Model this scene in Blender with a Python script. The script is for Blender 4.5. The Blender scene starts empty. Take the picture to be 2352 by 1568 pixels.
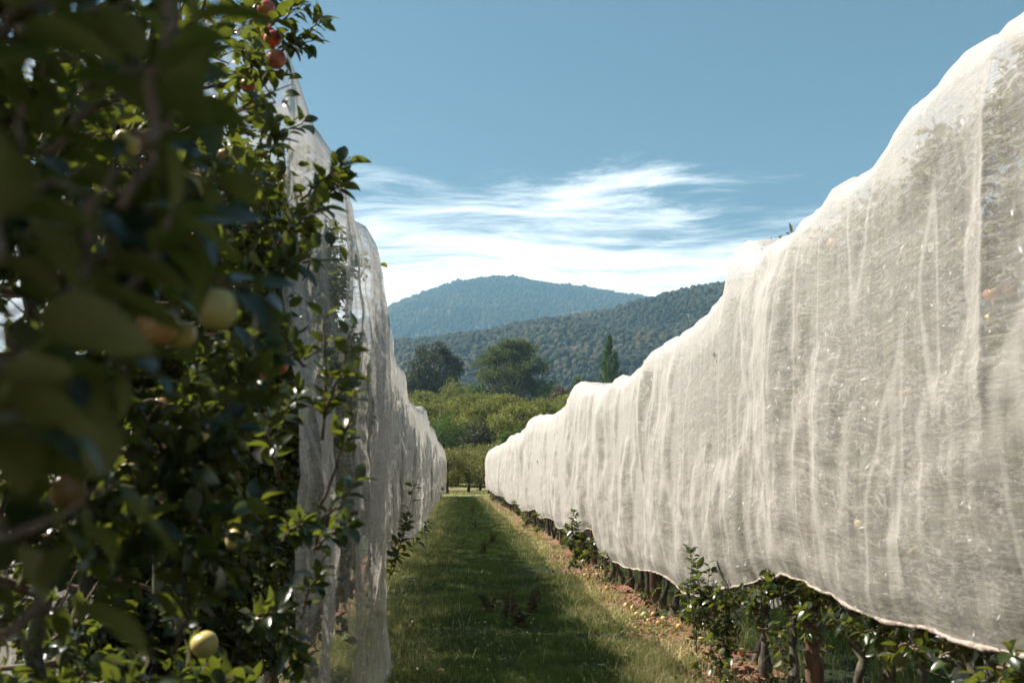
import bpy, math, random
import numpy as np
from mathutils import Vector, Matrix

R = math.radians
rng = np.random.default_rng(7)
random.seed(7)
scene = bpy.context.scene
COL = scene.collection

# ------------------------------------------------------------------ camera
EYE = 1.6
PITCH, YAW = 7.63, 3.13
cam_d = bpy.data.cameras.new("camera")
cam = bpy.data.objects.new("camera", cam_d)
COL.objects.link(cam)
cam.location = (0, 0, EYE)
cam.rotation_euler = (R(90 + PITCH), 0, R(-YAW))
cam_d.sensor_width = 36
cam_d.lens = 35.0
cam_d.clip_start = 0.05
cam_d.clip_end = 20000
cam_d.dof.use_dof = True
cam_d.dof.focus_distance = 14.0
cam_d.dof.aperture_fstop = 3.6
scene.camera = cam

# ------------------------------------------------------------------ sun, sky, exposure
SUN_EL, SUN_AZ = 47.5, -68.0          # azimuth clockwise from +Y
sl = bpy.data.lights.new("sun", 'SUN')
sl.energy = 5.0
sl.angle = R(0.5)
sl.color = (1.0, 0.93, 0.83)
sun = bpy.data.objects.new("sun", sl)
COL.objects.link(sun)
sd = Vector((math.sin(R(SUN_AZ)) * math.cos(R(SUN_EL)), math.cos(R(SUN_AZ)) * math.cos(R(SUN_EL)), math.sin(R(SUN_EL))))
sun.rotation_euler = (-sd).to_track_quat('-Z', 'Y').to_euler()
sun.location = (-20, 10, 30)

world = bpy.data.worlds.new("World")
scene.world = world
world.use_nodes = True
scene.view_settings.view_transform = 'Standard'
scene.view_settings.look = 'None'
scene.view_settings.exposure = 1.22
scene.view_settings.gamma = 1.0
cy = scene.cycles
cy.use_denoising = True
cy.max_bounces = 6
cy.diffuse_bounces = 3
cy.glossy_bounces = 2
cy.transmission_bounces = 4
cy.transparent_max_bounces = 24
cy.volume_bounces = 0
cy.sample_clamp_indirect = 6.0
cy.caustics_reflective = False
cy.caustics_refractive = False


class NT:
    """small node-tree helper"""
    def __init__(self, tree, clear=True):
        self.t = tree
        if clear:
            tree.nodes.clear()

    def n(self, kind, ins=None, **props):
        nd = self.t.nodes.new(kind)
        for k, v in props.items():
            setattr(nd, k, v)
        for k, v in (ins or {}).items():
            s = nd.inputs[k]
            if isinstance(v, bpy.types.NodeSocket):
                self.t.links.new(v, s)
            else:
                s.default_value = v
        return nd

    def math(self, op, a, b=None, c=None, clamp=False):
        ins = {0: a}
        if b is not None:
            ins[1] = b
        if c is not None:
            ins[2] = c
        return self.n('ShaderNodeMath', ins, operation=op, use_clamp=clamp).outputs[0]

    def mix(self, f, a, b, mode='MIX'):
        nd = self.n('ShaderNodeMix', {0: f}, data_type='RGBA', blend_type=mode)
        for i, v in ((6, a), (7, b)):
            if isinstance(v, bpy.types.NodeSocket):
                self.t.links.new(v, nd.inputs[i])
            else:
                nd.inputs[i].default_value = (*v, 1) if len(v) == 3 else v
        return nd.outputs[2]

    def step(self, v, lo, hi, a=0.0, b=1.0):
        nd = self.n('ShaderNodeMapRange', {0: v, 1: lo, 2: hi, 3: a, 4: b}, interpolation_type='SMOOTHSTEP')
        return nd.outputs[0]

    def noise(self, vec, scale, detail=3, rough=0.55, dist=0.0):
        nd = self.n('ShaderNodeTexNoise', {'Vector': vec, 'Scale': scale, 'Detail': detail, 'Roughness': rough, 'Distortion': dist})
        return nd.outputs[0]


# world: physical sky with thin cirrus lying on a high flat layer
w = NT(world.node_tree)
sky = w.n('ShaderNodeTexSky', sky_type='NISHITA', sun_disc=False)
sky.sun_elevation = R(SUN_EL)
sky.sun_rotation = R(SUN_AZ) % (2 * math.pi)
sky.altitude = 300
sky.air_density = 1.1
sky.dust_density = 1.6
sky.ozone_density = 3.0
tc = w.n('ShaderNodeTexCoord').outputs['Generated']
sp = w.n('ShaderNodeSeparateXYZ', {0: tc})
zc = w.math('MAXIMUM', sp.outputs[2], 0.02)
px = w.math('DIVIDE', sp.outputs[0], zc)
py = w.math('DIVIDE', sp.outputs[1], zc)
el = w.math('ARCTAN2', sp.outputs[2], w.math('SQRT', w.math('ADD', w.math('MULTIPLY', sp.outputs[0], sp.outputs[0]), w.math('MULTIPLY', sp.outputs[1], sp.outputs[1]))))
az = w.math('ARCTAN2', sp.outputs[0], sp.outputs[1])
pv = w.n('ShaderNodeCombineXYZ', {0: px, 1: w.math('MULTIPLY', py, 0.8), 2: 3.3}).outputs[0]
warp = w.n('ShaderNodeTexNoise', {'Vector': pv, 'Scale': 0.5, 'Detail': 3.0}).outputs[1]
wv = w.n('ShaderNodeVectorMath', {0: warp, 1: (0.5, 0.5, 0.5)}, operation='SUBTRACT').outputs[0]
wv = w.n('ShaderNodeVectorMath', {0: wv, 3: 1.5}, operation='SCALE').outputs[0]
pw = w.n('ShaderNodeVectorMath', {0: pv, 1: wv}, operation='ADD').outputs[0]
mp = w.n('ShaderNodeMapping', {'Vector': pw, 'Rotation': (0, 0, R(14)), 'Scale': (0.50, 1.3, 1)}).outputs[0]
n1 = w.noise(mp, 0.95, 9, 0.64, 0.5)
n2 = w.noise(mp, 3.5, 6, 0.65)
cl = w.math('ADD', w.math('MULTIPLY', n1, 0.72), w.math('MULTIPLY', n2, 0.28))
# cover: thick towards the horizon ahead, thinning upwards and to the right
top = w.math('SUBTRACT', R(20.5), w.math('MULTIPLY', w.math('MAXIMUM', w.math('SUBTRACT', az, R(3)), 0.0), 0.16))
cov = w.math('DIVIDE', w.math('SUBTRACT', top, el), R(9.0))
cov = w.n('ShaderNodeClamp', {0: cov, 1: -0.6, 2: 1.0}).outputs[0]
thr = w.math('SUBTRACT', 0.565, w.math('MULTIPLY', cov, 0.265))
cm = w.n('ShaderNodeMapRange', {0: cl, 1: thr, 2: w.math('ADD', thr, 0.22), 3: 0.0, 4: 0.95}, interpolation_type='SMOOTHSTEP').outputs[0]
skyc = w.mix(1.0, sky.outputs[0], (0.60, 0.70, 0.645), 'MULTIPLY')
fin = w.mix(cm, skyc, (21, 21, 21))
bg = w.n('ShaderNodeBackground', {'Color': fin, 'Strength': 0.052})
w.n('ShaderNodeOutputWorld', {'Surface': bg.outputs[0]})

# ------------------------------------------------------------------ picture geometry -> world (for laying the place out)
FPX = 35.0 / 36.0 * 2352
_th, _ps = R(PITCH), R(YAW)
_F = np.array([math.sin(_ps) * math.cos(_th), math.cos(_ps) * math.cos(_th), math.sin(_th)])
_Rt = np.array([math.cos(_ps), -math.sin(_ps), 0.0])
_U = np.cross(_Rt, _F)


def ray(u, v):
    d = _F + _Rt * (u - 1176) / FPX + _U * (784 - v) / FPX
    return d


def at_y(u, v, y):
    d = ray(u, v)
    p = d * (y / d[1])
    return np.array([p[0], y, EYE + p[2]])


def at_x(u, v, x):
    d = ray(u, v)
    p = d * (x / d[0])
    return np.array([x, p[1], EYE + p[2]])


# ------------------------------------------------------------------ numpy noise
_perm = np.random.default_rng(11).random(4096)


def _h(ix, iy, iz=0):
    return _perm[(ix * 374761393 + iy * 668265263 + iz * 2147483647 + (ix * iy) * 97) % 4096]


def vnoise(x, y, seed=0):
    x = np.asarray(x, float)
    y = np.asarray(y, float)
    x, y = np.broadcast_arrays(x, y)
    ix = np.floor(x).astype(np.int64)
    iy = np.floor(y).astype(np.int64)
    fx = x - ix
    fy = y - iy
    fx = fx * fx * (3 - 2 * fx)
    fy = fy * fy * (3 - 2 * fy)
    s = seed * 131
    a = _h(ix + s, iy + 7 * s)
    b = _h(ix + 1 + s, iy + 7 * s)
    c = _h(ix + s, iy + 1 + 7 * s)
    d = _h(ix + 1 + s, iy + 1 + 7 * s)
    return (a + (b - a) * fx) * (1 - fy) + (c + (d - c) * fx) * fy - 0.5


def fbm(x, y, seed=0, oct=4, gain=0.5):
    t = 0
    amp = 1.0
    for o in range(oct):
        t = t + amp * vnoise(np.asarray(x) * 2 ** o, np.asarray(y) * 2 ** o, seed + o)
        amp *= gain
    return t


def sstep(t):
    t = np.clip(t, 0, 1)
    return t * t * (3 - 2 * t)


# ------------------------------------------------------------------ mesh helpers
def make_mesh(name, verts, faces, mats, attrs=None, smooth=False, mat_idx=None, uv=None):
    """faces: an (n,3) or (n,4) array, or a list of such arrays"""
    verts = np.ascontiguousarray(verts, dtype=np.float32)
    if not isinstance(faces, list):
        faces = [faces]
    faces = [np.asarray(f, dtype=np.int32) for f in faces if len(f)]
    me = bpy.data.meshes.new(name)
    me.vertices.add(len(verts))
    me.vertices.foreach_set('co', verts.ravel())
    nl = sum(f.size for f in faces)
    nf = sum(len(f) for f in faces)
    me.loops.add(nl)
    me.loops.foreach_set('vertex_index', np.concatenate([f.ravel() for f in faces]))
    tot = np.concatenate([np.full(len(f), f.shape[1], np.int32) for f in faces])
    st = np.concatenate([[0], np.cumsum(tot)[:-1]]).astype(np.int32)
    me.polygons.add(nf)
    me.polygons.foreach_set('loop_start', st)
    me.polygons.foreach_set('loop_total', tot)
    if smooth:
        me.polygons.foreach_set('use_smooth', np.ones(nf, bool))
    if mat_idx is not None:
        me.polygons.foreach_set('material_index', np.asarray(mat_idx, dtype=np.int32))
    for m in (mats if isinstance(mats, (list, tuple)) else [mats]):
        me.materials.append(m)
    for k, a in (attrs or {}).items():
        at = me.attributes.new(k, 'FLOAT', 'POINT')
        at.data.foreach_set('value', np.asarray(a, dtype=np.float32))
    if uv is not None:
        ul = me.uv_layers.new(name='UVMap')
        li = np.concatenate([f.ravel() for f in faces])
        ul.data.foreach_set('uv', np.asarray(uv, dtype=np.float32)[li].ravel())
    me.update(calc_edges=True)
    me.validate()
    return me


def obj(name, me, parent=None, loc=None):
    o = bpy.data.objects.new(name, me)
    COL.objects.link(o)
    if parent is not None:
        o.parent = parent
    if loc is not None:
        o.location = loc
    return o


def thing(name, label, cat, loc=(0, 0, 0), rz=0.0, group=None):
    o = bpy.data.objects.new(name, None)
    o.empty_display_size = 0.2
    COL.objects.link(o)
    o.location = loc
    o.rotation_euler = (0, 0, rz)
    tag(o, label, cat, group)
    return o


def tag(o, label=None, cat=None, group=None, kind=None):
    if label:
        o['label'] = label
    if cat:
        o['category'] = cat
    if group:
        o['group'] = group
    if kind:
        o['kind'] = kind
    return o


def copy_thing(root, label=None, group=None):
    c = root.copy()
    COL.objects.link(c)
    for ch in root.children:
        d = ch.copy()
        COL.objects.link(d)
        d.parent = c
        for g in ch.children:
            e = g.copy()
            COL.objects.link(e)
            e.parent = d
    if label:
        c['label'] = label
    if group:
        c['group'] = group
    return c


def norm(a):
    return a / np.maximum(np.linalg.norm(a, axis=-1, keepdims=True), 1e-9)


# leaf templates: x width, y length, z normal
def leaf_template(nseg=6, width=0.29, fold=0.10, curl=0.22, wave=0.0):
    vs = []
    for i in range(nseg + 1):
        t = i / nseg
        wd = width * (math.sin(math.pi * t ** 0.8) ** 0.75 if 0 < t < 1 else 0.0)
        z = -curl * t * t
        wv_ = wave * math.sin(t * 14)
        if wd < 1e-6:
            vs.append((0, t, z))
        else:
            vs += [(-wd, t, z + fold * wd / width + wv_), (0, t, z), (wd, t, z + fold * wd / width - wv_)]
    fs = []
    for i in range(nseg):
        if i == 0:
            fs += [(0, 2, 1), (0, 3, 2)]
        elif i == nseg - 1:
            b = 1 + 3 * (i - 1)
            e = b + 3
            fs += [(b, b + 1, e), (b + 1, b + 2, e)]
        else:
            b = 1 + 3 * (i - 1)
            for k in (0, 1):
                fs += [(b + k, b + k + 1, b + k + 4), (b + k, b + k + 4, b + k + 3)]
    return np.array(vs, float), np.array(fs, int)


LEAF_HI = leaf_template(9, 0.28, 0.09, 0.30, 0.012)
LEAF_MD = leaf_template(5, 0.28, 0.10, 0.25)
LEAF_LO = leaf_template(2, 0.28, 0.10, 0.18)


def scatter(tpl, P, D, N, S):
    tv, tf = tpl
    Y = norm(D)
    Z = norm(N - Y * np.sum(N * Y, -1, keepdims=True))
    X = np.cross(Y, Z)
    S = np.asarray(S, float).reshape(-1, 1, 1)
    V = P[:, None, :] + S * (tv[None, :, 0:1] * X[:, None, :] + tv[None, :, 1:2] * Y[:, None, :] + tv[None, :, 2:3] * Z[:, None, :])
    n = len(P)
    Fc = tf[None] + (np.arange(n) * len(tv))[:, None, None]
    return V.reshape(-1, 3), Fc.reshape(-1, tf.shape[1])


def rand_dirs(n, up=0.0, r=rng):
    d = r.normal(size=(n, 3))
    d = norm(d)
    d[:, 2] += up
    return norm(d)


def tube(pts, rad, n=8, r=None, bump=0.0):
    """tapered tube along points -> verts, quads (+ closed tip)"""
    pts = np.asarray(pts, float)
    rad = np.asarray(rad, float)
    if rad.ndim == 0:
        rad = np.full(len(pts), float(rad))
    T = norm(np.gradient(pts, axis=0))
    ref = np.array([0.31, 0.17, 0.93])
    if abs(np.dot(T[0], ref)) > 0.9:
        ref = np.array([1.0, 0.2, 0.0])
    A = norm(np.cross(T, ref))
    B = np.cross(T, A)
    a = np.arange(n) * 2 * math.pi / n
    rr = rad[:, None] * np.ones((1, n))
    if bump > 0:
        rr = rr * (1 + bump * (rng.random(rr.shape) - 0.5) * 2)
    V = pts[:, None, :] + rr[..., None] * (np.cos(a)[None, :, None] * A[:, None, :] + np.sin(a)[None, :, None] * B[:, None, :])
    m = len(pts)
    i, j = np.meshgrid(np.arange(m - 1), np.arange(n), indexing='ij')
    q = np.stack([i * n + j, i * n + (j + 1) % n, (i + 1) * n + (j + 1) % n, (i + 1) * n + j], -1).reshape(-1, 4)
    V = V.reshape(-1, 3)
    V = np.vstack([V, pts[-1:], pts[:1]])
    k = len(V) - 2
    j = np.arange(n)
    cap = np.stack([(m - 1) * n + j, (m - 1) * n + (j + 1) % n, np.full(n, k), np.full(n, k)], -1)[:, :3]
    cap2 = np.stack([(j + 1) % n, j, np.full(n, k + 1)], -1)
    return V, q, np.vstack([cap, cap2])


class Acc:
    """gathers tubes and faces into one mesh"""
    def __init__(self):
        self.v, self.q, self.t, self.at, self.n = [], [], [], [], 0

    def add(self, V, q=None, t=None, a=0.0):
        if q is not None and len(q):
            self.q.append(np.asarray(q) + self.n)
        if t is not None and len(t):
            self.t.append(np.asarray(t) + self.n)
        self.v.append(V)
        self.at.append(np.full(len(V), a) if np.ndim(a) == 0 else np.asarray(a))
        self.n += len(V)

    def tube(self, pts, rad, n=8, a=0.0, bump=0.0):
        V, q, t = tube(pts, rad, n, bump=bump)
        self.add(V, q, t, a)

    def mesh(self, name, mat, smooth=False):
        fs = []
        if self.q:
            fs.append(np.vstack(self.q))
        if self.t:
            fs.append(np.vstack(self.t))
        return make_mesh(name, np.vstack(self.v), fs, mat, {'tint': np.concatenate(self.at)}, smooth)


# ------------------------------------------------------------------ materials
def mat(name):
    m = bpy.data.materials.new(name)
    m.use_nodes = True
    return m, NT(m.node_tree)


def out(nt, surf, disp=None):
    o = nt.n('ShaderNodeOutputMaterial', {'Surface': surf})
    if disp is not None:
        nt.t.links.new(disp, o.inputs['Displacement'])


def ramp(nt, fac, stops):
    nd = nt.n('ShaderNodeValToRGB', {0: fac})
    cr = nd.color_ramp
    while len(cr.elements) < len(stops):
        cr.elements.new(0.5)
    for e, (p, c) in zip(cr.elements, stops):
        e.position = p
        e.color = (*c, 1)
    return nd.outputs[0]


def leaf_mat(name, stops, under, rough=0.36, trans=0.35, tcol=(0.26, 0.38, 0.04), spec=0.5, coat=0.0):
    m, t = mat(name)
    at = t.n('ShaderNodeAttribute', attribute_name='tint').outputs['Fac']
    top_ = ramp(t, at, stops)
    geo = t.n('ShaderNodeNewGeometry')
    pos = geo.outputs['Position']
    nz = t.noise(pos, 60.0, 2)
    top2 = t.mix(t.step(nz, 0.35, 0.75), top_, t.mix(0.5, top_, (0.02, 0.03, 0.01)))
    c = t.mix(geo.outputs['Backfacing'], top2, under) if under else top2
    rg = t.math('ADD', rough, t.math('MULTIPLY', geo.outputs['Backfacing'], 0.3))
    p = t.n('ShaderNodeBsdfPrincipled', {'Base Color': c, 'Roughness': rg, 'Specular IOR Level': spec, 'Coat Weight': coat, 'Coat Roughness': 0.25})
    tr = t.n('ShaderNodeBsdfTranslucent', {'Color': t.mix(0.35, tcol, top_)})
    mx = t.n('ShaderNodeMixShader', {0: trans, 1: p.outputs[0], 2: tr.outputs[0]})
    out(t, mx.outputs[0])
    return m


M_LEAF = leaf_mat('apple_leaf', [(0.0, (0.010, 0.020, 0.008)), (0.6, (0.020, 0.038, 0.011)), (0.92, (0.05, 0.075, 0.015)), (1.0, (0.14, 0.11, 0.025))],
                  (0.12, 0.105, 0.045), rough=0.30, trans=0.26, tcol=(0.36, 0.43, 0.04))
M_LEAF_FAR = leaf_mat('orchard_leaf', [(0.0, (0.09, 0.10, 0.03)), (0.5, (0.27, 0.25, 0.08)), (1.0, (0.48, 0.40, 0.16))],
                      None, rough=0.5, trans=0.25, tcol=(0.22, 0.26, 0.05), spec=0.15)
M_LEAF_OLIVE = leaf_mat('walnut_leaf', [(0.0, (0.09, 0.10, 0.018)), (0.5, (0.235, 0.235, 0.052)), (1.0, (0.47, 0.42, 0.12))],
                        None, rough=0.55, trans=0.3, tcol=(0.26, 0.30, 0.05), spec=0.15)
M_LEAF_GREEN = leaf_mat('broad_leaf', [(0.0, (0.025, 0.05, 0.014)), (0.5, (0.075, 0.125, 0.025)), (1.0, (0.17, 0.22, 0.04))],
                        (0.07, 0.10, 0.04), rough=0.5, trans=0.28, tcol=(0.18, 0.30, 0.04), spec=0.15)
M_LEAF_DARK = leaf_mat('gum_leaf', [(0.0, (0.025, 0.032, 0.014)), (0.5, (0.075, 0.075, 0.030)), (1.0, (0.16, 0.13, 0.05))],
                       (0.06, 0.065, 0.04), rough=0.5, trans=0.15, tcol=(0.12, 0.14, 0.04), spec=0.15)
M_LEAF_RUST = leaf_mat('rusty_leaf', [(0.0, (0.04, 0.03, 0.012)), (0.5, (0.11, 0.07, 0.025)), (1.0, (0.18, 0.13, 0.04))],
                       (0.10, 0.08, 0.04), rough=0.55, trans=0.2, tcol=(0.25, 0.16, 0.05))
M_WEED = leaf_mat('dock_leaf', [(0.0, (0.02, 0.045, 0.012)), (0.45, (0.05, 0.07, 0.02)), (0.8, (0.07, 0.032, 0.018)), (1.0, (0.22, 0.055, 0.025))],
                  (0.09, 0.05, 0.03), rough=0.5, trans=0.2, tcol=(0.22, 0.12, 0.04))
M_GRASS = leaf_mat('grass_blade', [(0.0, (0.035, 0.085, 0.010)), (0.45, (0.10, 0.19, 0.022)), (0.75, (0.30, 0.32, 0.07)), (1.0, (0.72, 0.60, 0.30))],
                   None, rough=0.45, trans=0.30, tcol=(0.34, 0.36, 0.10), spec=0.4)


def bark_mat(name, c1, c2, scale=30, bump=0.6):
    m, t = mat(name)
    tcx = t.n('ShaderNodeTexCoord').outputs['Object']
    mpx = t.n('ShaderNodeMapping', {'Vector': tcx, 'Scale': (1, 1, 0.22)}).outputs[0]
    a = t.noise(mpx, scale, 6, 0.65, 0.6)
    b = t.noise(tcx, scale * 0.25, 3)
    c = t.mix(t.step(a, 0.35, 0.65), c1, c2)
    c = t.mix(t.step(b, 0.5, 0.72), c, (0.16, 0.17, 0.10))
    bp = t.n('ShaderNodeBump', {'Height': a, 'Strength': bump, 'Distance': 0.01})
    p = t.n('ShaderNodeBsdfPrincipled', {'Base Color': c, 'Roughness': 0.85, 'Normal': bp.outputs[0]})
    out(t, p.outputs[0])
    return m


M_BARK = bark_mat('apple_bark', (0.03, 0.022, 0.016), (0.11, 0.085, 0.062))
M_TWIG = bark_mat('twig_bark', (0.10, 0.055, 0.035), (0.20, 0.13, 0.09), 60, 0.2)
M_BARK_PALE = bark_mat('pale_bark', (0.16, 0.14, 0.11), (0.32, 0.29, 0.24), 2.0)
M_POST = bark_mat('post_wood', (0.05, 0.028, 0.016), (0.15, 0.09, 0.05), 22, 0.9)

m, t = mat('apple_skin')
tco = t.n('ShaderNodeTexCoord').outputs['Object']
oi = t.n('ShaderNodeObjectInfo').outputs['Random']
off = t.n('ShaderNodeCombineXYZ', {0: t.math('MULTIPLY', oi, 9.0), 1: oi, 2: 0.0}).outputs[0]
vv = t.n('ShaderNodeVectorMath', {0: tco, 1: off}, operation='ADD').outputs[0]
bl = t.noise(vv, 14.0, 3)
blush = t.step(t.math('ADD', bl, t.math('MULTIPLY', t.math('SUBTRACT', oi, 0.62), 0.5)), 0.38, 0.62)
fr = t.mix(t.step(t.noise(vv, 90, 2), 0.4, 0.7), (0.52, 0.10, 0.07), (0.55, 0.20, 0.11))
c = t.mix(t.math('MULTIPLY', blush, 0.55), (0.60, 0.48, 0.17), fr)
p = t.n('ShaderNodeBsdfPrincipled', {'Base Color': c, 'Roughness': 0.35, 'Subsurface Weight': 0.05})
out(t, p.outputs[0])
M_APPLE = m
m, t = mat('apple_skin_red')
tco = t.n('ShaderNodeTexCoord').outputs['Object']
c = t.mix(t.step(t.noise(tco, 20.0, 3), 0.35, 0.7), (0.55, 0.085, 0.07), (0.62, 0.27, 0.15))
p = t.n('ShaderNodeBsdfPrincipled', {'Base Color': c, 'Roughness': 0.35, 'Subsurface Weight': 0.05})
out(t, p.outputs[0])
M_APPLE_RED = m

# netting: knitted white threads with open holes between them
def net_mat(name, cover, pitch=0.009, bright=(0.70, 0.655, 0.60), trans=0.42, gloss=0.06, edge=0.09, grough=0.38):
    m, t = mat(name)
    geo = t.n('ShaderNodeNewGeometry')
    uvn = t.n('ShaderNodeUVMap').outputs[0]
    s = t.n('ShaderNodeSeparateXYZ', {0: uvn})
    ld = t.n('ShaderNodeVectorMath', {0: geo.outputs['Normal'], 1: geo.outputs['Incoming']}, operation='DOT_PRODUCT').outputs['Value']
    cosv = t.math('MAXIMUM', t.math('ABSOLUTE', ld), edge)
    # gathered and stretched zones of the weave, pulled threads
    drift = t.noise(uvn, 1.3, 4)
    mpa = t.n('ShaderNodeMapping', {'Vector': uvn, 'Rotation': (0, 0, R(24)), 'Scale': (0.9, 7.0, 1)}).outputs[0]
    pulla = t.noise(mpa, 3.2, 6, 0.72, 1.2)
    mpb = t.n('ShaderNodeMapping', {'Vector': uvn, 'Rotation': (0, 0, R(-8)), 'Scale': (9.0, 0.55, 1)}).outputs[0]
    pullb = t.noise(mpb, 1.7, 5, 0.7, 0.4)
    row = t.math('SINE', t.math('MULTIPLY', t.math('ADD', s.outputs[1], t.math('MULTIPLY', drift, 0.06)), 2 * math.pi / pitch))
    col_ = t.math('SINE', t.math('MULTIPLY', t.math('ADD', s.outputs[0], t.math('MULTIPLY', drift, 0.03)), 2 * math.pi / (pitch * 0.8)))
    dens = t.math('ADD', 1.0, t.math('MULTIPLY', t.math('SUBTRACT', pulla, 0.5), 1.5))
    dens = t.math('ADD', dens, t.math('MULTIPLY', t.math('SUBTRACT', pullb, 0.5), 1.3))
    dens = t.math('MULTIPLY', dens, t.math('ADD', 1.0, t.math('MULTIPLY', row, 0.27)))
    dens = t.math('MAXIMUM', t.math('MULTIPLY', dens, t.math('ADD', 1.0, t.math('MULTIPLY', col_, 0.12))), 0.25)
    # share of the view blocked by threads grows as the sheet is seen edge-on
    k = -math.log(1 - cover)
    opt = t.math('DIVIDE', t.math('MULTIPLY', dens, k), cosv)
    alpha = t.math('SUBTRACT', 1.0, t.math('EXPONENT', t.math('MULTIPLY', opt, -1.0)))
    # doubled cloth along long folds and fine pulled threads
    mpc = t.n('ShaderNodeMapping', {'Vector': uvn, 'Rotation': (0, 0, R(3)), 'Scale': (0.9, 0.16, 1)}).outputs[0]
    rid = t.math('ABSOLUTE', t.math('SUBTRACT', t.noise(mpc, 1.5, 2, 0.5, 0.6), 0.5))
    dens = t.math('ADD', dens, t.step(rid, 0.0, 0.022, 1.0, 0.0))
    mpd = t.n('ShaderNodeMapping', {'Vector': uvn, 'Rotation': (0, 0, R(-30)), 'Scale': (1.0, 2.6, 1)}).outputs[0]
    rid2 = t.math('ABSOLUTE', t.math('SUBTRACT', t.noise(mpd, 5.0, 3, 0.6, 1.6), 0.5))
    dens = t.math('ADD', dens, t.step(rid2, 0.0, 0.02, 0.95, 0.0))
    mpe = t.n('ShaderNodeMapping', {'Vector': uvn, 'Rotation': (0, 0, R(34)), 'Scale': (1.0, 4.0, 1)}).outputs[0]
    rid3 = t.math('ABSOLUTE', t.math('SUBTRACT', t.noise(mpe, 3.0, 4, 0.6, 0.8), 0.5))
    dens = t.math('ADD', dens, t.step(rid3, 0.0, 0.02, 1.1, 0.0))
    # pale flecks painted into the weave, imitating sunlit leaves pressed against the net
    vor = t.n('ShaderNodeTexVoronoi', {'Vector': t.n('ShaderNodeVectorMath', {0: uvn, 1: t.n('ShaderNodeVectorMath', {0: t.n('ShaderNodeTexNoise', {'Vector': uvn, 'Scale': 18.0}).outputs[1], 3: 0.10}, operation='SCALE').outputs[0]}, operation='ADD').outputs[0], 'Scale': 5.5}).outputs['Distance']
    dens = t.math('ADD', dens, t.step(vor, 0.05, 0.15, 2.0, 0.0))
    k = -math.log(1 - cover)
    opt = t.math('DIVIDE', t.math('MULTIPLY', dens, k), cosv)
    alpha = t.math('SUBTRACT', 1.0, t.math('EXPONENT', t.math('MULTIPLY', opt, -1.0)))
    bp = t.n('ShaderNodeBump', {'Height': t.math('ADD', pulla, pullb), 'Strength': 0.35, 'Distance': 0.02})
    d = t.n('ShaderNodeBsdfDiffuse', {'Color': (*bright, 1), 'Normal': bp.outputs[0]})
    tr = t.n('ShaderNodeBsdfTranslucent', {'Color': (*bright, 1), 'Normal': bp.outputs[0]})
    gl = t.n('ShaderNodeBsdfGlossy', {'Color': (0.9, 0.9, 0.9, 1), 'Roughness': grough, 'Normal': bp.outputs[0]})
    a = t.n('ShaderNodeMixShader', {0: trans, 1: d.outputs[0], 2: tr.outputs[0]})
    b = t.n('ShaderNodeMixShader', {0: gloss, 1: a.outputs[0], 2: gl.outputs[0]})
    tp = t.n('ShaderNodeBsdfTransparent')
    mx = t.n('ShaderNodeMixShader', {0: alpha, 1: tp.outputs[0], 2: b.outputs[0]})
    out(t, mx.outputs[0])
    return m


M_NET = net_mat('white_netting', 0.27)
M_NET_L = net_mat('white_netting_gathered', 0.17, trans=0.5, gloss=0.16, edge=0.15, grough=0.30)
m, t = mat('net_hem')
tco = t.n('ShaderNodeTexCoord').outputs['Object']
c = t.mix(t.step(t.noise(tco, 14, 4), 0.45, 0.7), (0.40, 0.34, 0.29), (0.17, 0.12, 0.09))
bp = t.n('ShaderNodeBump', {'Height': t.noise(tco, 40, 4), 'Strength': 0.8, 'Distance': 0.02})
p = t.n('ShaderNodeBsdfPrincipled', {'Base Color': c, 'Roughness': 0.8, 'Normal': bp.outputs[0]})
out(t, p.outputs[0])
M_HEM = m

# ground: red-brown soil under the trees, mossy turf floor in the lane, dry pasture farther off
m, t = mat('orchard_ground')
pos = t.n('ShaderNodeNewGeometry').outputs['Position']
s = t.n('ShaderNodeSeparateXYZ', {0: pos})
nz = t.noise(pos, 1.1, 5, 0.6)
nf = t.noise(pos, 26.0, 6, 0.7)
soil = t.mix(t.step(nf, 0.35, 0.7), (0.16, 0.07, 0.042), (0.44, 0.215, 0.14))
turf = t.mix(t.step(nf, 0.35, 0.7), (0.022, 0.034, 0.008), (0.06, 0.075, 0.018))
dry = t.mix(t.step(t.noise(pos, 0.6, 6, 0.7), 0.35, 0.7), (0.15, 0.145, 0.05), (0.27, 0.235, 0.10))
# strip under a row: within 0.65 m of the row line
strip = t.step(t.math('ABSOLUTE', t.math('SUBTRACT', s.outputs[0], 2.2)), 0.15, 0.75, 1.0, 0.0)
strip = t.math('ADD', strip, t.math('MULTIPLY', t.step(t.math('ABSOLUTE', t.math('ADD', s.outputs[0], 1.5)), 0.1, 0.4, 1.0, 0.0), 0.8))
strip = t.step(t.math('MULTIPLY', strip, t.step(nz, 0.38, 0.56)), 0.2, 0.5)
c = t.mix(strip, turf, soil)
c = t.mix(t.step(s.outputs[1], 68, 82), c, dry)
bp = t.n('ShaderNodeBump', {'Height': nf, 'Strength': 0.9, 'Distance': 0.04})
p = t.n('ShaderNodeBsdfPrincipled', {'Base Color': c, 'Roughness': 0.95, 'Normal': bp.outputs[0]})
out(t, p.outputs[0])
M_GROUND = m

m, t = mat('hill_soil')
pos = t.n('ShaderNodeNewGeometry').outputs['Position']
c = t.mix(t.step(t.noise(pos, 0.02, 5), 0.4, 0.65), (0.03, 0.035, 0.02), (0.09, 0.08, 0.045))
p = t.n('ShaderNodeBsdfPrincipled', {'Base Color': c, 'Roughness': 1.0})
out(t, p.outputs[0])
M_HILL = m

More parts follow.
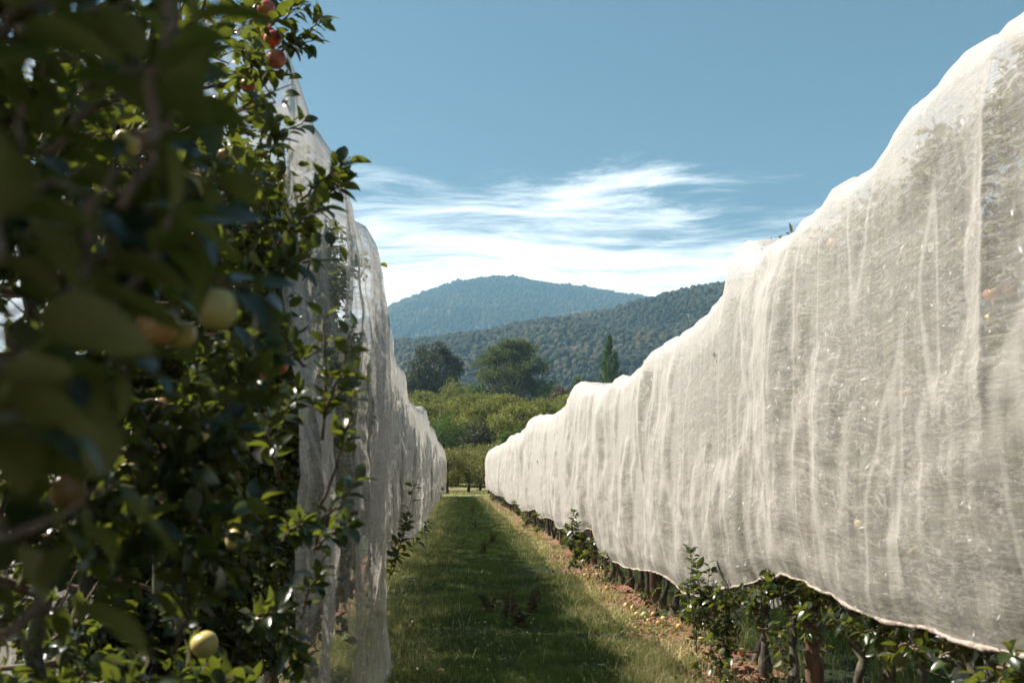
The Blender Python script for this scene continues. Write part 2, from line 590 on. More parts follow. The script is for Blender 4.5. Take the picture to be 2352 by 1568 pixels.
def forest_mat(name, stops):
    m, t = mat(name)
    at = t.n('ShaderNodeAttribute', attribute_name='tint').outputs['Fac']
    pos = t.n('ShaderNodeNewGeometry').outputs['Position']
    n_ = t.noise(pos, 0.5, 3, 0.7)
    c = ramp(t, t.math('ADD', t.math('MULTIPLY', at, 0.7), t.math('MULTIPLY', n_, 0.3)), stops)
    bp = t.n('ShaderNodeBump', {'Height': n_, 'Strength': 1.0, 'Distance': 2.0})
    p = t.n('ShaderNodeBsdfPrincipled', {'Base Color': c, 'Roughness': 0.9, 'Specular IOR Level': 0.1, 'Normal': bp.outputs[0]})
    out(t, p.outputs[0])
    return m


M_FOREST = forest_mat('gum_forest', [(0.0, (0.014, 0.019, 0.012)), (0.5, (0.045, 0.046, 0.023)), (1.0, (0.13, 0.10, 0.05))])

# ------------------------------------------------------------------ terrain
def gz(x, y):
    x = np.asarray(x, float)
    y = np.asarray(y, float)
    return 14.0 * sstep((y - 96) / 210.0) + 0.02 * np.clip(y - 300, 0, 500)


ys = np.concatenate([np.linspace(-60, 3, 12)[:-1], np.linspace(3, 30, 160), np.linspace(30, 120, 90)[1:], np.linspace(120, 900, 60)[1:], [2000, 4500, 9000]])
xs = np.concatenate([[-9000, -3000, -800, -200, -60, -20], np.linspace(-9, 9, 130), [20, 60, 200, 800, 3000, 9000]])
XX, YY = np.meshgrid(xs, ys)
lump = 0.045 * fbm(XX * 1.3, YY * 1.3, 3) + 0.02 * fbm(XX * 5, YY * 5, 9)
near = (1 - sstep((np.abs(XX) - 7) / 3)) * (1 - sstep((YY - 60) / 40))


def ground_h(x, y):
    x = np.asarray(x, float)
    y = np.asarray(y, float)
    nr = (1 - sstep((np.abs(x) - 7) / 3)) * (1 - sstep((y - 60) / 40))
    return gz(x, y) + nr * (0.045 * fbm(x * 1.3, y * 1.3, 3) + 0.02 * fbm(x * 5, y * 5, 9))


ZZ = ground_h(XX, YY)
ny_, nx_ = XX.shape
i, j = np.meshgrid(np.arange(ny_ - 1), np.arange(nx_ - 1), indexing='ij')
q = np.stack([i * nx_ + j, i * nx_ + j + 1, (i + 1) * nx_ + j + 1, (i + 1) * nx_ + j], -1).reshape(-1, 4)
g = obj('ground', make_mesh('ground', np.stack([XX, YY, ZZ], -1).reshape(-1, 3), q, M_GROUND, smooth=True))
tag(g, 'rough orchard ground with red brown soil strips and turf lane', kind='structure')


def hill_surface(crest, y0, y1, yb, base, seed, spur, wl):
    """height function of a ridge running across the view; crest: list of (u, v, y) silhouette points"""
    P = np.array([at_y(u, v, y) for u, v, y in crest])
    o = np.argsort(P[:, 0])
    cx_, cz_ = P[o, 0], P[o, 2]

    def h(x, y):
        x = np.asarray(x, float)
        y = np.asarray(y, float)
        R1 = np.interp(x, cx_, cz_)
        tt = np.clip((y - y0) / (y1 - y0), 0, 1)
        prof = 0.55 * tt + 0.45 * np.sin(tt * math.pi / 2) ** 1.3
        back = np.clip((y - y1) / (yb - y1), 0, 1)
        wob = fbm(x / wl + 0.25 * y / wl, y / (wl * 2.2), seed, 4)
        rid = -np.abs(fbm((x + 0.45 * y) / wl, (y - 0.1 * x) / (wl * 3.5), seed + 5, 3)) + 0.2
        hh = base + (R1 - base) * prof * (1 - 0.7 * sstep(back))
        hh = hh + spur * (rid * 1.6 + wob * 0.7) * np.sin(np.clip(tt, 0, 1) * math.pi) ** 0.8 * (1 - tt) ** 0.4 - 0.12 * spur * tt * (1 - tt)
        return hh
    return h


H1 = hill_surface([(-400, 880, 1600), (300, 850, 1600), (700, 812, 1600), (870, 795, 1600), (1000, 787, 1600), (1090, 778, 1600), (1200, 752, 1600), (1300, 737, 1600),
                   (1400, 718, 1600), (1500, 693, 1600), (1600, 671, 1600), (1705, 655, 1600), (1900, 610, 1600), (2300, 560, 1600), (3200, 620, 1600)],
                  650, 1600, 2100, 12, 21, 50, 170)
H2 = hill_surface([(-600, 900, 4000), (300, 850, 4000), (650, 790, 4000), (800, 748, 4000), (870, 730, 4000), (930, 694, 4000), (1000, 668, 4000), (1050, 652, 4000),
                   (1090, 648, 4000), (1130, 641, 4000), (1165, 641, 4000), (1200, 644, 4000), (1240, 654, 4000), (1350, 668, 4000), (1450, 684, 4000), (1500, 690, 4000), (1700, 740, 4000), (2100, 800, 4000), (3000, 900, 4000)],
                  2100, 4000, 4900, 30, 33, 150, 520)


def grid_obj(name, hf, x0, x1, nx, y0, y1, ny, mt, label):
    gx, gy = np.meshgrid(np.linspace(x0, x1, nx), np.linspace(y0, y1, ny))
    V = np.stack([gx, gy, hf(gx, gy)], -1).reshape(-1, 3)
    i, j = np.meshgrid(np.arange(ny - 1), np.arange(nx - 1), indexing='ij')
    q = np.stack([i * nx + j, i * nx + j + 1, (i + 1) * nx + j + 1, (i + 1) * nx + j], -1).reshape(-1, 4)
    return tag(obj(name, make_mesh(name, V, q, mt, smooth=True)), label, kind='structure')


grid_obj('hills', H1, -900, 1900, 220, 640, 2100, 120, M_HILL, 'long wooded hill rising to the right behind the orchard')
grid_obj('mountain', H2, -3000, 5200, 240, 2050, 4900, 140, M_HILL, 'broad wooded mountain peak in the blue distance')


def icosphere(sub):
    import bmesh
    bm = bmesh.new()
    bmesh.ops.create_icosphere(bm, subdivisions=sub, radius=1.0)
    V = np.array([v.co[:] for v in bm.verts])
    F = np.array([[v.index for v in f.verts] for f in bm.faces])
    bm.free()
    return V, F


ICO1, ICO2 = icosphere(1), icosphere(2)


def forest(name, hf, x0, x1, y0, y1, spacing, rad, ico, label, seed, mt):
    r = np.random.default_rng(seed)
    gx, gy = np.meshgrid(np.arange(x0, x1, spacing), np.arange(y0, y1, spacing))
    gx = gx.ravel() + r.uniform(-.5, .5, gx.size) * spacing
    gy = gy.ravel() + r.uniform(-.5, .5, gy.size) * spacing
    # keep what can be seen from about the lane
    k = (np.abs(gx / gy - 0.14) < 0.33)
    gx, gy = gx[k], gy[k]
    z = hf(gx, gy)
    n = len(gx)
    s = rad * (0.45 + 1.0 * r.beta(1.6, 2.2, n)) * (1 + .5 * fbm(gx / 60, gy / 60, seed + 3, 2))
    hgt = s * r.uniform(0.7, 1.25, n)
    tv, tf = ico
    V = tv[None] * np.stack([s, s, hgt], -1)[:, None, :]
    V = V * (1 + r.uniform(-0.28, 0.28, (n, len(tv), 1)))
    V = V + np.stack([gx, gy, z + hgt * 0.75 + rad * 0.25], -1)[:, None, :]
    F = tf[None] + (np.arange(n) * len(tv))[:, None, None]
    big = 0.5 + fbm(gx / 110, gy / 110, seed, 3) * 1.5
    tint = np.clip(0.5 * r.random(n) + 0.5 * big, 0, 1)
    me = make_mesh(name, V.reshape(-1, 3), F.reshape(-1, 3), mt, {'tint': np.repeat(tint, len(tv))}, smooth=False)
    return tag(obj(name, me), label, kind='stuff')


forest('hill_forest', H1, -260, 900, 660, 1680, 6.3, 4.2, ICO2, 'grey green gum forest covering the nearer hill', 5, M_FOREST)
forest('mountain_forest', H2, -1200, 2100, 2200, 4060, 11.5, 7.0, ICO1, 'hazy blue forest covering the distant mountain', 6, M_FOREST)

# ------------------------------------------------------------------ haze (fades the hills to blue)
bm_v = np.array([(x, y, z) for z in (-1.5, 1000) for y in (-80, 9300) for x in (-9300, 9300)], float)
bm_f = np.array([(0, 2, 3, 1), (4, 5, 7, 6), (0, 1, 5, 4), (2, 6, 7, 3), (0, 4, 6, 2), (1, 3, 7, 5)])
m = bpy.data.materials.new('haze_air')
m.use_nodes = True
t = NT(m.node_tree)
pvn = t.n('ShaderNodeVolumePrincipled', {'Color': (0.34, 0.66, 0.90, 1), 'Density': 1.75e-4, 'Anisotropy': 0.1})
o_ = t.n('ShaderNodeOutputMaterial')
t.t.links.new(pvn.outputs[0], o_.inputs['Volume'])
hz = obj('haze', make_mesh('haze', bm_v, bm_f, m))
tag(hz, 'thin blue summer haze lying over the valley', kind='stuff')
# ------------------------------------------------------------------ netting draped over the two rows
def interp_pts(y, pts, sm=0):
    a = np.array(sorted(pts))
    y = np.asarray(y, float)
    if sm:
        return sum(w_ * np.interp(y + o_ * sm, a[:, 0], a[:, 1]) for o_, w_ in ((-1.5, .1), (-.8, .2), (0, .4), (.8, .2), (1.5, .1)))
    # smooth-ish interpolation through the points
    return np.interp(y, a[:, 0], a[:, 1])


def row_net(side, crest, hem, cx, half_top, face, y0, y1, step, mt, seed, label, hem_label, pleat, wob, top=(.97, .90, .80, .66, .42), bot=(.80, .90, .97), gap=(.6, 2.1), crum=1.0):
    """side +1: the row right of the lane (its lane face looks to -X), -1: the row left of the lane"""
    ys = [y0]
    while ys[-1] < y1:
        ys.append(ys[-1] + max(0.012, abs(ys[-1]) * step))
    ys = np.array(ys)
    n = len(ys)
    H = interp_pts(ys, crest, .05) + .13 * np.abs(fbm(ys * 1.3, 9.0, seed + 60, 2)) - .06
    Bf = interp_pts(ys, hem, .26) + 0.02 * fbm(ys * 2.2, 0, seed + 3)
    Bb = 0.55 + 0.25 * fbm(ys * 0.7, 5, seed + 4)
    # cross-section: front hem -> lane face -> crest -> back face -> back hem, as (u, height fraction)
    tf = np.linspace(0, 1, 74)
    F0 = interp_pts(ys, face)                       # lane-side reach of the sheet from the row line
    S = []
    arc = []
    fr = 1 - 0.0 * tf
    # lane face, 0..1 of the height; bulges with the branches, tucked in at the hem
    prof = np.interp(tf, [0, .05, .15, .35, .6, .8, .9, .96, 1.0], [*bot, 1.0, *top])
    Yg, Tg = np.meshgrid(ys, tf, indexing='ij')
    Hg = H[:, None]
    Zf = Bf[:, None] + (Hg - Bf[:, None]) * np.interp(tf, [0, .9, .96, 1.0], [0, .93, .975, 1.0])[None, :]
    Xf = F0[:, None] * prof[None, :]
    # lumps where branches push, and hanging pleats
    lump_ = 0.16 * fbm(Yg * 0.9, Zf * 0.8, seed, 3) + 0.022 * crum * fbm(Yg * 3.0, Zf * 1.6, seed + 1, 2)
    ph = Yg + 0.16 * fbm(Yg * 0.4, Zf * 0.35, seed + 2, 2)
    fr_ = np.random.default_rng(seed + 90)
    fold = np.zeros_like(Yg)
    yk = y0
    while yk < y1:
        yk += fr_.uniform(*gap)
        w_k = fr_.uniform(.035, .15) * (gap[1] / 1.1) ** .5
        dk = fr_.uniform(.25, 1.0) ** 1.5
        zc_, zl = fr_.uniform(.8, 3.4), fr_.uniform(.7, 2.2)
        lo, hi = np.searchsorted(ys, yk - 1.2), np.searchsorted(ys, yk + 1.2)
        c_ = yk + fr_.normal(0, .07) * (Zf[lo:hi] - 1.9) + .035 * vnoise(Zf[lo:hi] * .9, yk, seed)
        d_ = (Yg[lo:hi] - c_) / w_k
        d_ = np.where(d_ > 0, d_ * fr_.uniform(.35, 1), d_ * fr_.uniform(.35, 1))
        fold[lo:hi] += dk * np.exp(-np.abs(d_) ** 1.25) * np.exp(-((Zf[lo:hi] - zc_) / zl) ** 4) * (1 if fr_.random() < .75 else -.8)
    pl2 = fbm(ph * 3.2, Zf * 0.15, seed + 8, 2)
    fine = fbm(Yg * 16 + Zf * 5, Zf * 6, seed + 9, 2)
    amp = pleat(Yg) if callable(pleat) else pleat
    wr = np.abs(fbm(Yg * 2.2 + Zf * 2.0, Zf * 5.5 - Yg * 1.3, seed + 12, 3))
    disp = wob * lump_ + amp * (0.24 * fold + 0.06 * pl2) + 0.004 * crum * fine - 0.028 * crum * wr * (1 - np.clip(Tg * 1.05, 0, 1) ** 3)
    disp = np.maximum(disp, -0.07 if side < 0 else -0.03)
    Xf = Xf + disp * np.clip(1.15 - Tg ** 6, 0.25, 1)
    Zf = Zf + (Tg ** 4) * 0.05 * fbm(Yg * 3.5, 2.0, seed + 10, 3)
    # deep rounded tucks at the hem
    tb = np.linspace(0, 1, 26)[1:]
    Yb, Tb = np.meshgrid(ys, tb, indexing='ij')
    angx = np.interp(tb, [0, .12, .25, 1.0], [.35, -.35, -.8, -.95])
    Xb = half_top * 0 + angx[None, :] * (F0[:, None] * 0.9) + 0.08 * fbm(Yb * 1.6, Tb * 2, seed + 20)
    ft = np.interp(tb, [0, .12, .25, 1.0], [1.0, 1.0, .88, 0.0])
    Zb = Bb[:, None] + (Hg - Bb[:, None]) * ft[None, :]
    X = np.concatenate([Xf, Xb], 1)
    Z = np.concatenate([Zf, Zb], 1)
    Y = np.concatenate([Yg, Yb], 1)
    Z = Z + 0.0
    m_ = X.shape[1]
    Xw = cx - side * X
    V = np.stack([Xw, Y, Z], -1)
    # arc length along the section for the weave
    dl = np.concatenate([np.zeros((n, 1)), np.cumsum(np.hypot(np.diff(X, axis=1), np.diff(Z, axis=1)), 1)], 1)
    uv = np.stack([Y, dl], -1)
    # sheet ends may be pulled together
    i, j = np.meshgrid(np.arange(n - 1), np.arange(m_ - 1), indexing='ij')
    q = np.stack([i * m_ + j, i * m_ + j + 1, (i + 1) * m_ + j + 1, (i + 1) * m_ + j], -1).reshape(-1, 4)
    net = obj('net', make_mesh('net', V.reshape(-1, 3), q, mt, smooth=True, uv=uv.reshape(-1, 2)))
    tag(net, label, 'net')
    # rolled cord along the lane-side hem
    a = Acc()
    hv = V[:, 0, :].copy()
    keep = np.arange(0, n, 2)
    hv = hv[keep]
    hv[:, 2] += 0.012 * fbm(hv[:, 1] * 9, 1.0, seed + 30)
    hv[:, 0] += 0.012 * fbm(hv[:, 1] * 11, 4.0, seed + 31)
    rad = 0.011 * (1 + 0.9 * fbm(hv[:, 1] * 6, 8.0, seed + 32, 2))
    a.tube(hv, np.clip(rad, 0.004, 0.03), 7, bump=0.18)
    obj('hem', a.mesh('hem', M_HEM, True), net)['label'] = hem_label
    return net, ys, H


CR_R = [(-1, 3.35), (2.5, 3.42), (4.2, 3.5), (4.6, 3.42), (5.0, 3.31), (5.3, 3.33), (5.55, 3.35), (5.8, 3.28), (6.1, 3.34), (6.4, 3.26), (6.9, 3.33), (7.3, 3.34), (7.45, 3.46), (7.8, 3.50), (8.0, 3.20),
        (8.8, 3.1), (9.3, 3.07), (10.0, 3.03), (10.6, 3.06), (11.2, 2.99), (12.5, 2.93), (14.0, 2.95), (14.6, 3.0), (16.5, 3.12), (18.0, 3.3), (18.6, 3.28), (20.5, 3.1), (22.9, 3.04), (24, 3.1),
        (29.3, 3.32), (30, 3.38), (32, 3.2), (36, 3.12), (42, 3.28), (43, 3.2), (50, 3.15), (60, 3.3), (73, 3.3), (80, 3.3)]
HEM_R = [(-1, .85), (3.0, .93), (3.6, .94), (4.93, .89), (5.5, .92), (6.0, .97), (6.33, 1.0), (6.7, .94), (7.2, .85), (8.3, .66), (9.0, .52), (9.4, .50), (10.2, .60), (11.3, .54), (12.7, .45), (14, .42), (15.1, .44), (15.8, .55), (16.3, .79),
         (17.0, .62), (18, .5), (19.8, .52), (21, .5), (22, .61), (24, .6), (26, .47), (27, .52), (27.7, .67), (30, .55), (33, .42), (36, .6), (40, .45), (48, .6), (56, .5), (66, .62), (76, .5)]
XR = 2.50
FACE_R = [(-1, .48), (6.2, .47), (6.7, .43), (7.0, .40), (7.6, .42), (8.6, .46), (9.2, .48), (12, .47), (15, .46), (16, .40), (17, .45), (80, .46)]
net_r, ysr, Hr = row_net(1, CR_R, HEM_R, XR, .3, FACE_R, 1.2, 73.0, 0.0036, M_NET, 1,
                         'white bird net draped over the right hand row of apple trees, sunlit',
                         'grubby rolled hem along the lower edge of the net', lambda y: 0.30 + 0.25 * np.exp(-((y - 7.0) / .45) ** 2) - 0.10 * sstep((y - 8) / 10), 0.8)

CR_L = [(3.6, 3.44), (4.1, 3.46), (4.7, 3.38), (5.4, 3.40), (6.3, 3.32), (7.5, 3.42), (8.5, 3.33), (10.8, 3.36), (12, 3.2), (14, 3.25), (16, 3.36), (17.4, 3.45), (18.3, 3.05), (20, 3.1), (24, 3.15), (26.6, 3.42), (28, 3.3), (31, 3.1), (36, 3.35), (45, 3.1), (55, 3.3), (76, 3.2)]
HEM_L = [(3.6, .04), (5.5, .06), (7.2, .10), (8.0, .25), (8.6, .44), (9.0, .66), (9.6, .80), (10.7, .74), (11.5, .62), (12.5, .55), (13.6, .78), (15, .62), (17, .5), (20, .42), (24.5, .42), (27, .62), (30, .5), (34, .68), (40, .5), (48, .62), (60, .5), (76, .5)]
XL = -1.42
FACE_L = [(3.6, .74), (4.4, .82), (6.4, .84), (7.6, .90), (8.6, .86), (9.2, .68), (10, .64), (17, .58), (26, .66), (76, .62)]
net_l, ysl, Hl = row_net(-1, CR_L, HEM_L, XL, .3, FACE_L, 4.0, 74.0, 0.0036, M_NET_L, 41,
                         'translucent backlit net over the left hand row, gathered into long pleats',
                         'rolled lower edge of the left net', lambda y: 0.34 + 0.30 * np.exp(-((y - 5.5) / 2.2) ** 2), 0.55, (.97, .94, .91, .87, .72), (1.0, 1.0, 1.0), (.12, .5), 1.7)

# ------------------------------------------------------------------ apples
def apple_mesh(name, r=0.036, long=1.0, skin=None):
    prof = []
    k = 13
    for i in range(k):
        a = math.pi * i / (k - 1)
        rr = math.sin(a) * (1 + 0.10 * math.cos(a))
        z = math.cos(a) * 0.90 * long
        z -= 0.22 * math.exp(-(rr / 0.30) ** 2) * (1 if math.cos(a) > 0 else -0.7)
        prof.append((rr * r, z * r))
    n = 16
    V, F, T = [], [], []
    for rr, z in prof:
        for j in range(n):
            b = 2 * math.pi * j / n
            q_ = 1 + 0.025 * math.cos(5 * b) * (1 if z < 0 else 0.2)
            V.append((rr * q_ * math.cos(b), rr * q_ * math.sin(b), z))
    for i in range(k - 1):
        for j in range(n):
            F.append((i * n + j, (i + 1) * n + j, (i + 1) * n + (j + 1) % n, i * n + (j + 1) % n))
    ac = Acc()
    ac.add(np.array(V), np.array(F))
    nf_apple = len(F)
    V2, q2, t2 = tube([(0, 0, prof[0][1] - 0.003), (0.002, 0, r * 1.1), (0.006, 0.002, r * 1.45)], [0.0016, 0.0013, 0.0018], 5)
    ac.add(V2, q2, t2)
    me = make_mesh(name, np.vstack(ac.v), [np.vstack(ac.q), np.vstack(ac.t)], [skin or M_APPLE, M_TWIG], {'tint': np.concatenate(ac.at)}, True,
                   mat_idx=[0] * nf_apple + [1] * (len(q2) + len(t2)))
    return me


AP = [apple_mesh('apple', 0.035, 1.0), apple_mesh('apple', 0.038, 1.1), apple_mesh('apple', 0.032, 0.92)]
APR = [apple_mesh('apple', 0.035, 1.05, M_APPLE_RED), apple_mesh('apple', 0.038, 1.1, M_APPLE_RED), apple_mesh('apple', 0.034, 1.0, M_APPLE_RED)]


# ------------------------------------------------------------------ row apple trees (hedge-like, close planted)
def curve_pts(p0, p1, n, wob_, r):
    t_ = np.linspace(0, 1, n)[:, None]
    P = np.array(p0) * (1 - t_) + np.array(p1) * t_
    o = np.cumsum(r.normal(size=(n, 3)) * wob_, 0)
    o -= o[0] + (o[-1] - o[0]) * t_
    return P + o


def apple_tree(seed, leafn, zmin, zmax, xh, yh, tpl, lsize, name='apple_tree', napples=10, xlim=None, clumps=None, tmat=None, shoots=0, nb=22, hollow=-.26, thin=0):
    """one tree: trunk, branches, foliage, apples (local coordinates, x across the row)"""
    r = np.random.default_rng(seed)
    root = thing(name, 'x', 'tree')
    tr_ = Acc()
    n = 26
    P = curve_pts((0, 0, -0.05), (r.uniform(-.08, .08), r.uniform(-.08, .08), zmax * 0.93), n, 0.022, r)
    hh = P[:, 2]
    rad = 0.022 * (1 - hh / (zmax * 1.05)) + 0.008
    rad += 0.034 * np.exp(-((hh - 0.12) / 0.055) ** 2) + 0.012 * np.exp(-((hh - 0.45) / 0.05) ** 2)
    P2 = np.repeat(P, 2, axis=0)[:-1]
    P2[1::2] = (P[:-1] + P[1:]) / 2
    rad2 = np.interp(P2[:, 2], hh, rad)
    tr_.tube(P2, rad2, 12, bump=0.16)
    obj('trunk', tr_.mesh('trunk', M_BARK, True), root)
    br = Acc()
    pts, dirs = [], []
    for b in range(nb):
        z0 = zmin + (zmax - zmin) * (b + r.random()) / nb
        k = int(np.clip(np.searchsorted(P[:, 2], z0), 1, n - 1))
        a = r.uniform(0, 2 * math.pi)
        L = r.uniform(.55, 1.0)
        e = np.array([math.cos(a) * xh * L, math.sin(a) * yh * L, 0])
        tip = P[k] + e + np.array([0, 0, r.uniform(-.05, .32)])
        tip[2] = min(tip[2], zmax)
        if xlim is not None and not xlim(tip[None])[0]:
            for _ in range(14):
                tip[0] -= .07
                if xlim(tip[None])[0]:
                    break
            tip[0] -= .05
        Q = curve_pts(P[k], tip, 8, 0.014, r)
        br.tube(Q, np.linspace(.012, .0035, 8), 5, a=0.2)
        for s_ in range(3):
            k2 = r.integers(2, 7)
            t2 = Q[k2] + norm(r.normal(size=3) + np.array([0, 0, .5])) * r.uniform(.10, .25)
            W = curve_pts(Q[k2], t2, 4, 0.006, r)
            br.tube(W, np.linspace(.005, .002, 4), 4, a=0.6)
            pts.append(W)
        pts.append(Q[3:])
    for b in range(shoots):
        z0 = r.uniform(zmin + .1, zmax)
        allp = np.vstack(pts)
        p0 = allp[r.integers(0, len(allp))]
        p1 = p0 + np.array([np.sign(p0[0]) * .10, r.uniform(-.06, .06), r.uniform(.15, .38)])
        p1[2] = min(p1[2], zmax + .05)
        if xlim is not None and not xlim(p1[None])[0]:
            continue
        W = curve_pts(p0, p1, 6, 0.006, r)
        br.tube(W, np.linspace(.005, .002, 6), 4, a=0.6)
        pts.append(np.repeat(W, 2, 0))
    obj('branches', br.mesh('branches', M_TWIG), root)
    base = np.vstack(pts)
    idx = r.integers(0, len(base), leafn)
    Pl = base[idx] + r.normal(size=(leafn, 3)) * np.array([.045, .05, .05])
    # patchy crown: drop leaves in hollows
    keepm = fbm(Pl[:, 0] * 3 + seed, Pl[:, 2] * 3 + Pl[:, 1] * 2, seed, 2) > hollow
    keepm &= (Pl[:, 2] > zmin - .1) & (Pl[:, 2] < zmax + .08) & (np.abs(Pl[:, 0]) < xh * 1.22 * (1 if xlim is not None or xh > .5 else np.clip((3.65 - Pl[:, 2]) / .8, .35, 1)))
    if xlim is not None:
        keepm &= xlim(Pl)
    if thin:
        keepm &= ~((Pl[:, 0] < .35) & (Pl[:, 2] > 1.1) & (r.random(len(Pl)) < thin))
    Pl = Pl[keepm]
    outw = Pl * np.array([1.0, .5, 0]) / max(xh, .1)
    D = norm(rand_dirs(len(Pl), 0.0, r) + outw * .7 + np.array([0, 0, -.15]))
    N = norm(rand_dirs(len(Pl), 0.5, r) + np.array([0, 0, 0.6]))
    S = lsize * r.uniform(.55, 1.15, len(Pl))
    V, F = scatter(tpl, Pl, D, N, S)
    tint = np.clip(r.beta(1.6, 2.2, len(Pl)) * .95 + (r.random(len(Pl)) < .012) * .3, 0, 1)
    obj('foliage', make_mesh('foliage', V, F, tmat or M_LEAF, {'tint': np.repeat(tint, len(tpl[0]))}, smooth=True), root)
    for a_ in range(napples):
        p = base[r.integers(0, len(base))] + np.array([0, 0, -.05])
        if abs(p[0]) > xh * 1.02:
            p[0] = math.copysign(xh * 1.02, p[0])
        ap = obj('apple', AP[r.integers(0, 3)], root, tuple(p))
        ap.rotation_euler = (r.uniform(-.4, .4), r.uniform(-.4, .4), r.uniform(0, 6))
    return root


VAR = [apple_tree(100 + k, 2400, .66, 3.28, .25, .42, LEAF_MD, .075, napples=13) for k in range(5)]
VARN = [apple_tree(130 + k, 5200, .66, 3.42, .25, .42, LEAF_MD, .075, napples=15, nb=44, hollow=-.5) for k in range(3)]
VARL = [apple_tree(150 + k, 5200, .72, 3.32, .42, .42, LEAF_MD, .075, napples=8, nb=44, hollow=-.55) for k in range(4)]
VARLN = [apple_tree(170 + k, 11000, .5, 3.45, .62, .46, LEAF_MD, .075, napples=8, nb=60, hollow=-.5) for k in range(2)]
VARF = [apple_tree(200 + k, 950, .80, 3.10, .30, .42, LEAF_LO, .085, napples=0) for k in range(4)]
VARLF = [apple_tree(250 + k, 2400, .72, 3.32, .40, .42, LEAF_LO, .09, napples=0, nb=36, hollow=-.5) for k in range(3)]
for v in VARF:                                   # far trees: fruit too small to part from the crown
    pass

ORD = ['first', 'second', 'third', 'fourth', 'fifth', 'sixth', 'seventh', 'eighth', 'ninth', 'tenth', 'eleventh', 'twelfth', 'thirteenth', 'fourteenth', 'fifteenth', 'sixteenth', 'seventeenth',
       'eighteenth', 'nineteenth', 'twentieth']
used = set()


def place_tree(k, x, y, zs, label, group, far=False, pool=None):
    pool = pool or (VARF if far else VAR)
    src = pool[k % len(pool)]
    if id(src) in used:
        o = copy_thing(src)
    else:
        used.add(id(src))
        o = src
    o.location = (x, y, float(ground_h(x, y)) - .01)
    o.rotation_euler = (0, 0, random.choice([0, math.pi]) + random.uniform(-.08, .08))
    o.scale = (random.uniform(.92, 1.06), random.uniform(.9, 1.1), zs)
    o['label'] = label
    o['group'] = group
    return o


POST_Y = [1.4, 6.95, 12.5, 18.1, 23.6, 29.2, 34.8, 40.4, 46.0, 51.6, 57.2, 62.8, 68.4]
k = 0
y = 2.35
while y < 72.5:
    if min(abs(y - p_) for p_ in POST_Y) > 0.13:
        zs = (float(np.interp(y, *zip(*sorted(CR_R)))) + (-.20 if y < 9 else -.1)) / 3.3
        x_ = XR + random.uniform(-.06, .06)
        if y < 7:
            nn = sum(1 for yy in placed_r) if 'placed_r' in globals() else 0
        pc = max(i_ for i_, p_ in enumerate(POST_Y) if p_ < y) if y > 1.4 else 0
        sel = [q_ for q_ in globals().setdefault('placed_r', []) if q_ == pc]
        cnt = len(sel)
        placed_r.append(pc)
        place_tree(k, x_, y, zs,
                   f'close planted apple tree in the right hand netted row, {ORD[cnt]} trunk past the {ORD[pc]} post' if pc < 5 else 'far off apple tree under the far stretch of the right hand net',
                   'apple trees under the right hand net' if pc < 5 else 'far apple trees under the right hand net', far=(y > 20), pool=VARN if y < 9 else None)
    k += 1
    y += 0.60 + random.uniform(-.06, .06)
k = 0
y = 4.45
while y < 73:
    zs = (float(np.interp(y, *zip(*sorted(CR_L)))) - (.22 if y < 8.4 else .14)) / 3.3
    place_tree(k * 7 + 1, XL + random.uniform(-.05, .05), y, zs, 'apple tree veiled by the net of the left hand row',
               'apple trees veiled by the left hand net', pool=VARLN if y < 8.4 else (VARL if y < 20 else VARLF))
    k += 1
    y += 0.66 + random.uniform(-.06, .06)

# row beyond the right one and beyond the left one, seen through gaps
k = 0
y = 2.0
while y < 40:
    place_tree(k * 5 + 2, 6.7 + random.uniform(-.05, .05), y, 1.0, 'apple tree in the row beyond the right hand net', 'apple trees in the row beyond the right hand net', far=True)
    k += 1
    y += .75
y = 0.4
while y < 14:
    place_tree(k * 5 + 2, -5.6 + random.uniform(-.05, .05), y, 1.0, 'apple tree in the shaded row beyond the left hand row', 'apple trees beyond the left hand row', far=True)
    k += 1
    y += .75


for src in VAR + VARN + VARL + VARLN + VARF + VARLF:          # a variant no place asked for is not kept
    if id(src) not in used:
        for ch in list(src.children):
            bpy.data.objects.remove(ch)
        bpy.data.objects.remove(src)

# ------------------------------------------------------------------ open apple trees close on the left (not netted)
def left_limit(P, ox, oy):
    if oy < 1.2:
        return (P[:, 0] + ox) < np.interp(P[:, 2], [0, 1.35, 1.6, 4], [-.95, -.85, -.48, -.50])
    if oy < 2:
        return (P[:, 0] + ox) < np.interp(P[:, 2], [0, 1.3, 1.5, 4], [-.95, -.9, -.52, -.46]) + 0.03 * np.sin(P[:, 2] * 14)
    """the crown reaches toward the lane by an amount that changes with height"""
    lim = np.interp(P[:, 2], [0.2, .6, 1.0, 1.2, 1.4, 1.6, 1.9, 2.1, 2.2, 2.3, 2.45, 2.7, 2.85, 3.0, 3.2, 3.6],
                    [-.78, -.68, -.60, -.50, -.42, -.40, -.44, -.44, -.62, -.62, -.46, -.44, -.66, -.60, -.50, -.50])
    if oy > 3.4:
        lim = lim - .16 * np.clip((P[:, 2] - 2.6) / .3, 0, 1)
    return (P[:, 0] + ox) < lim + 0.04 * np.sin((P[:, 1] + oy) * 9)


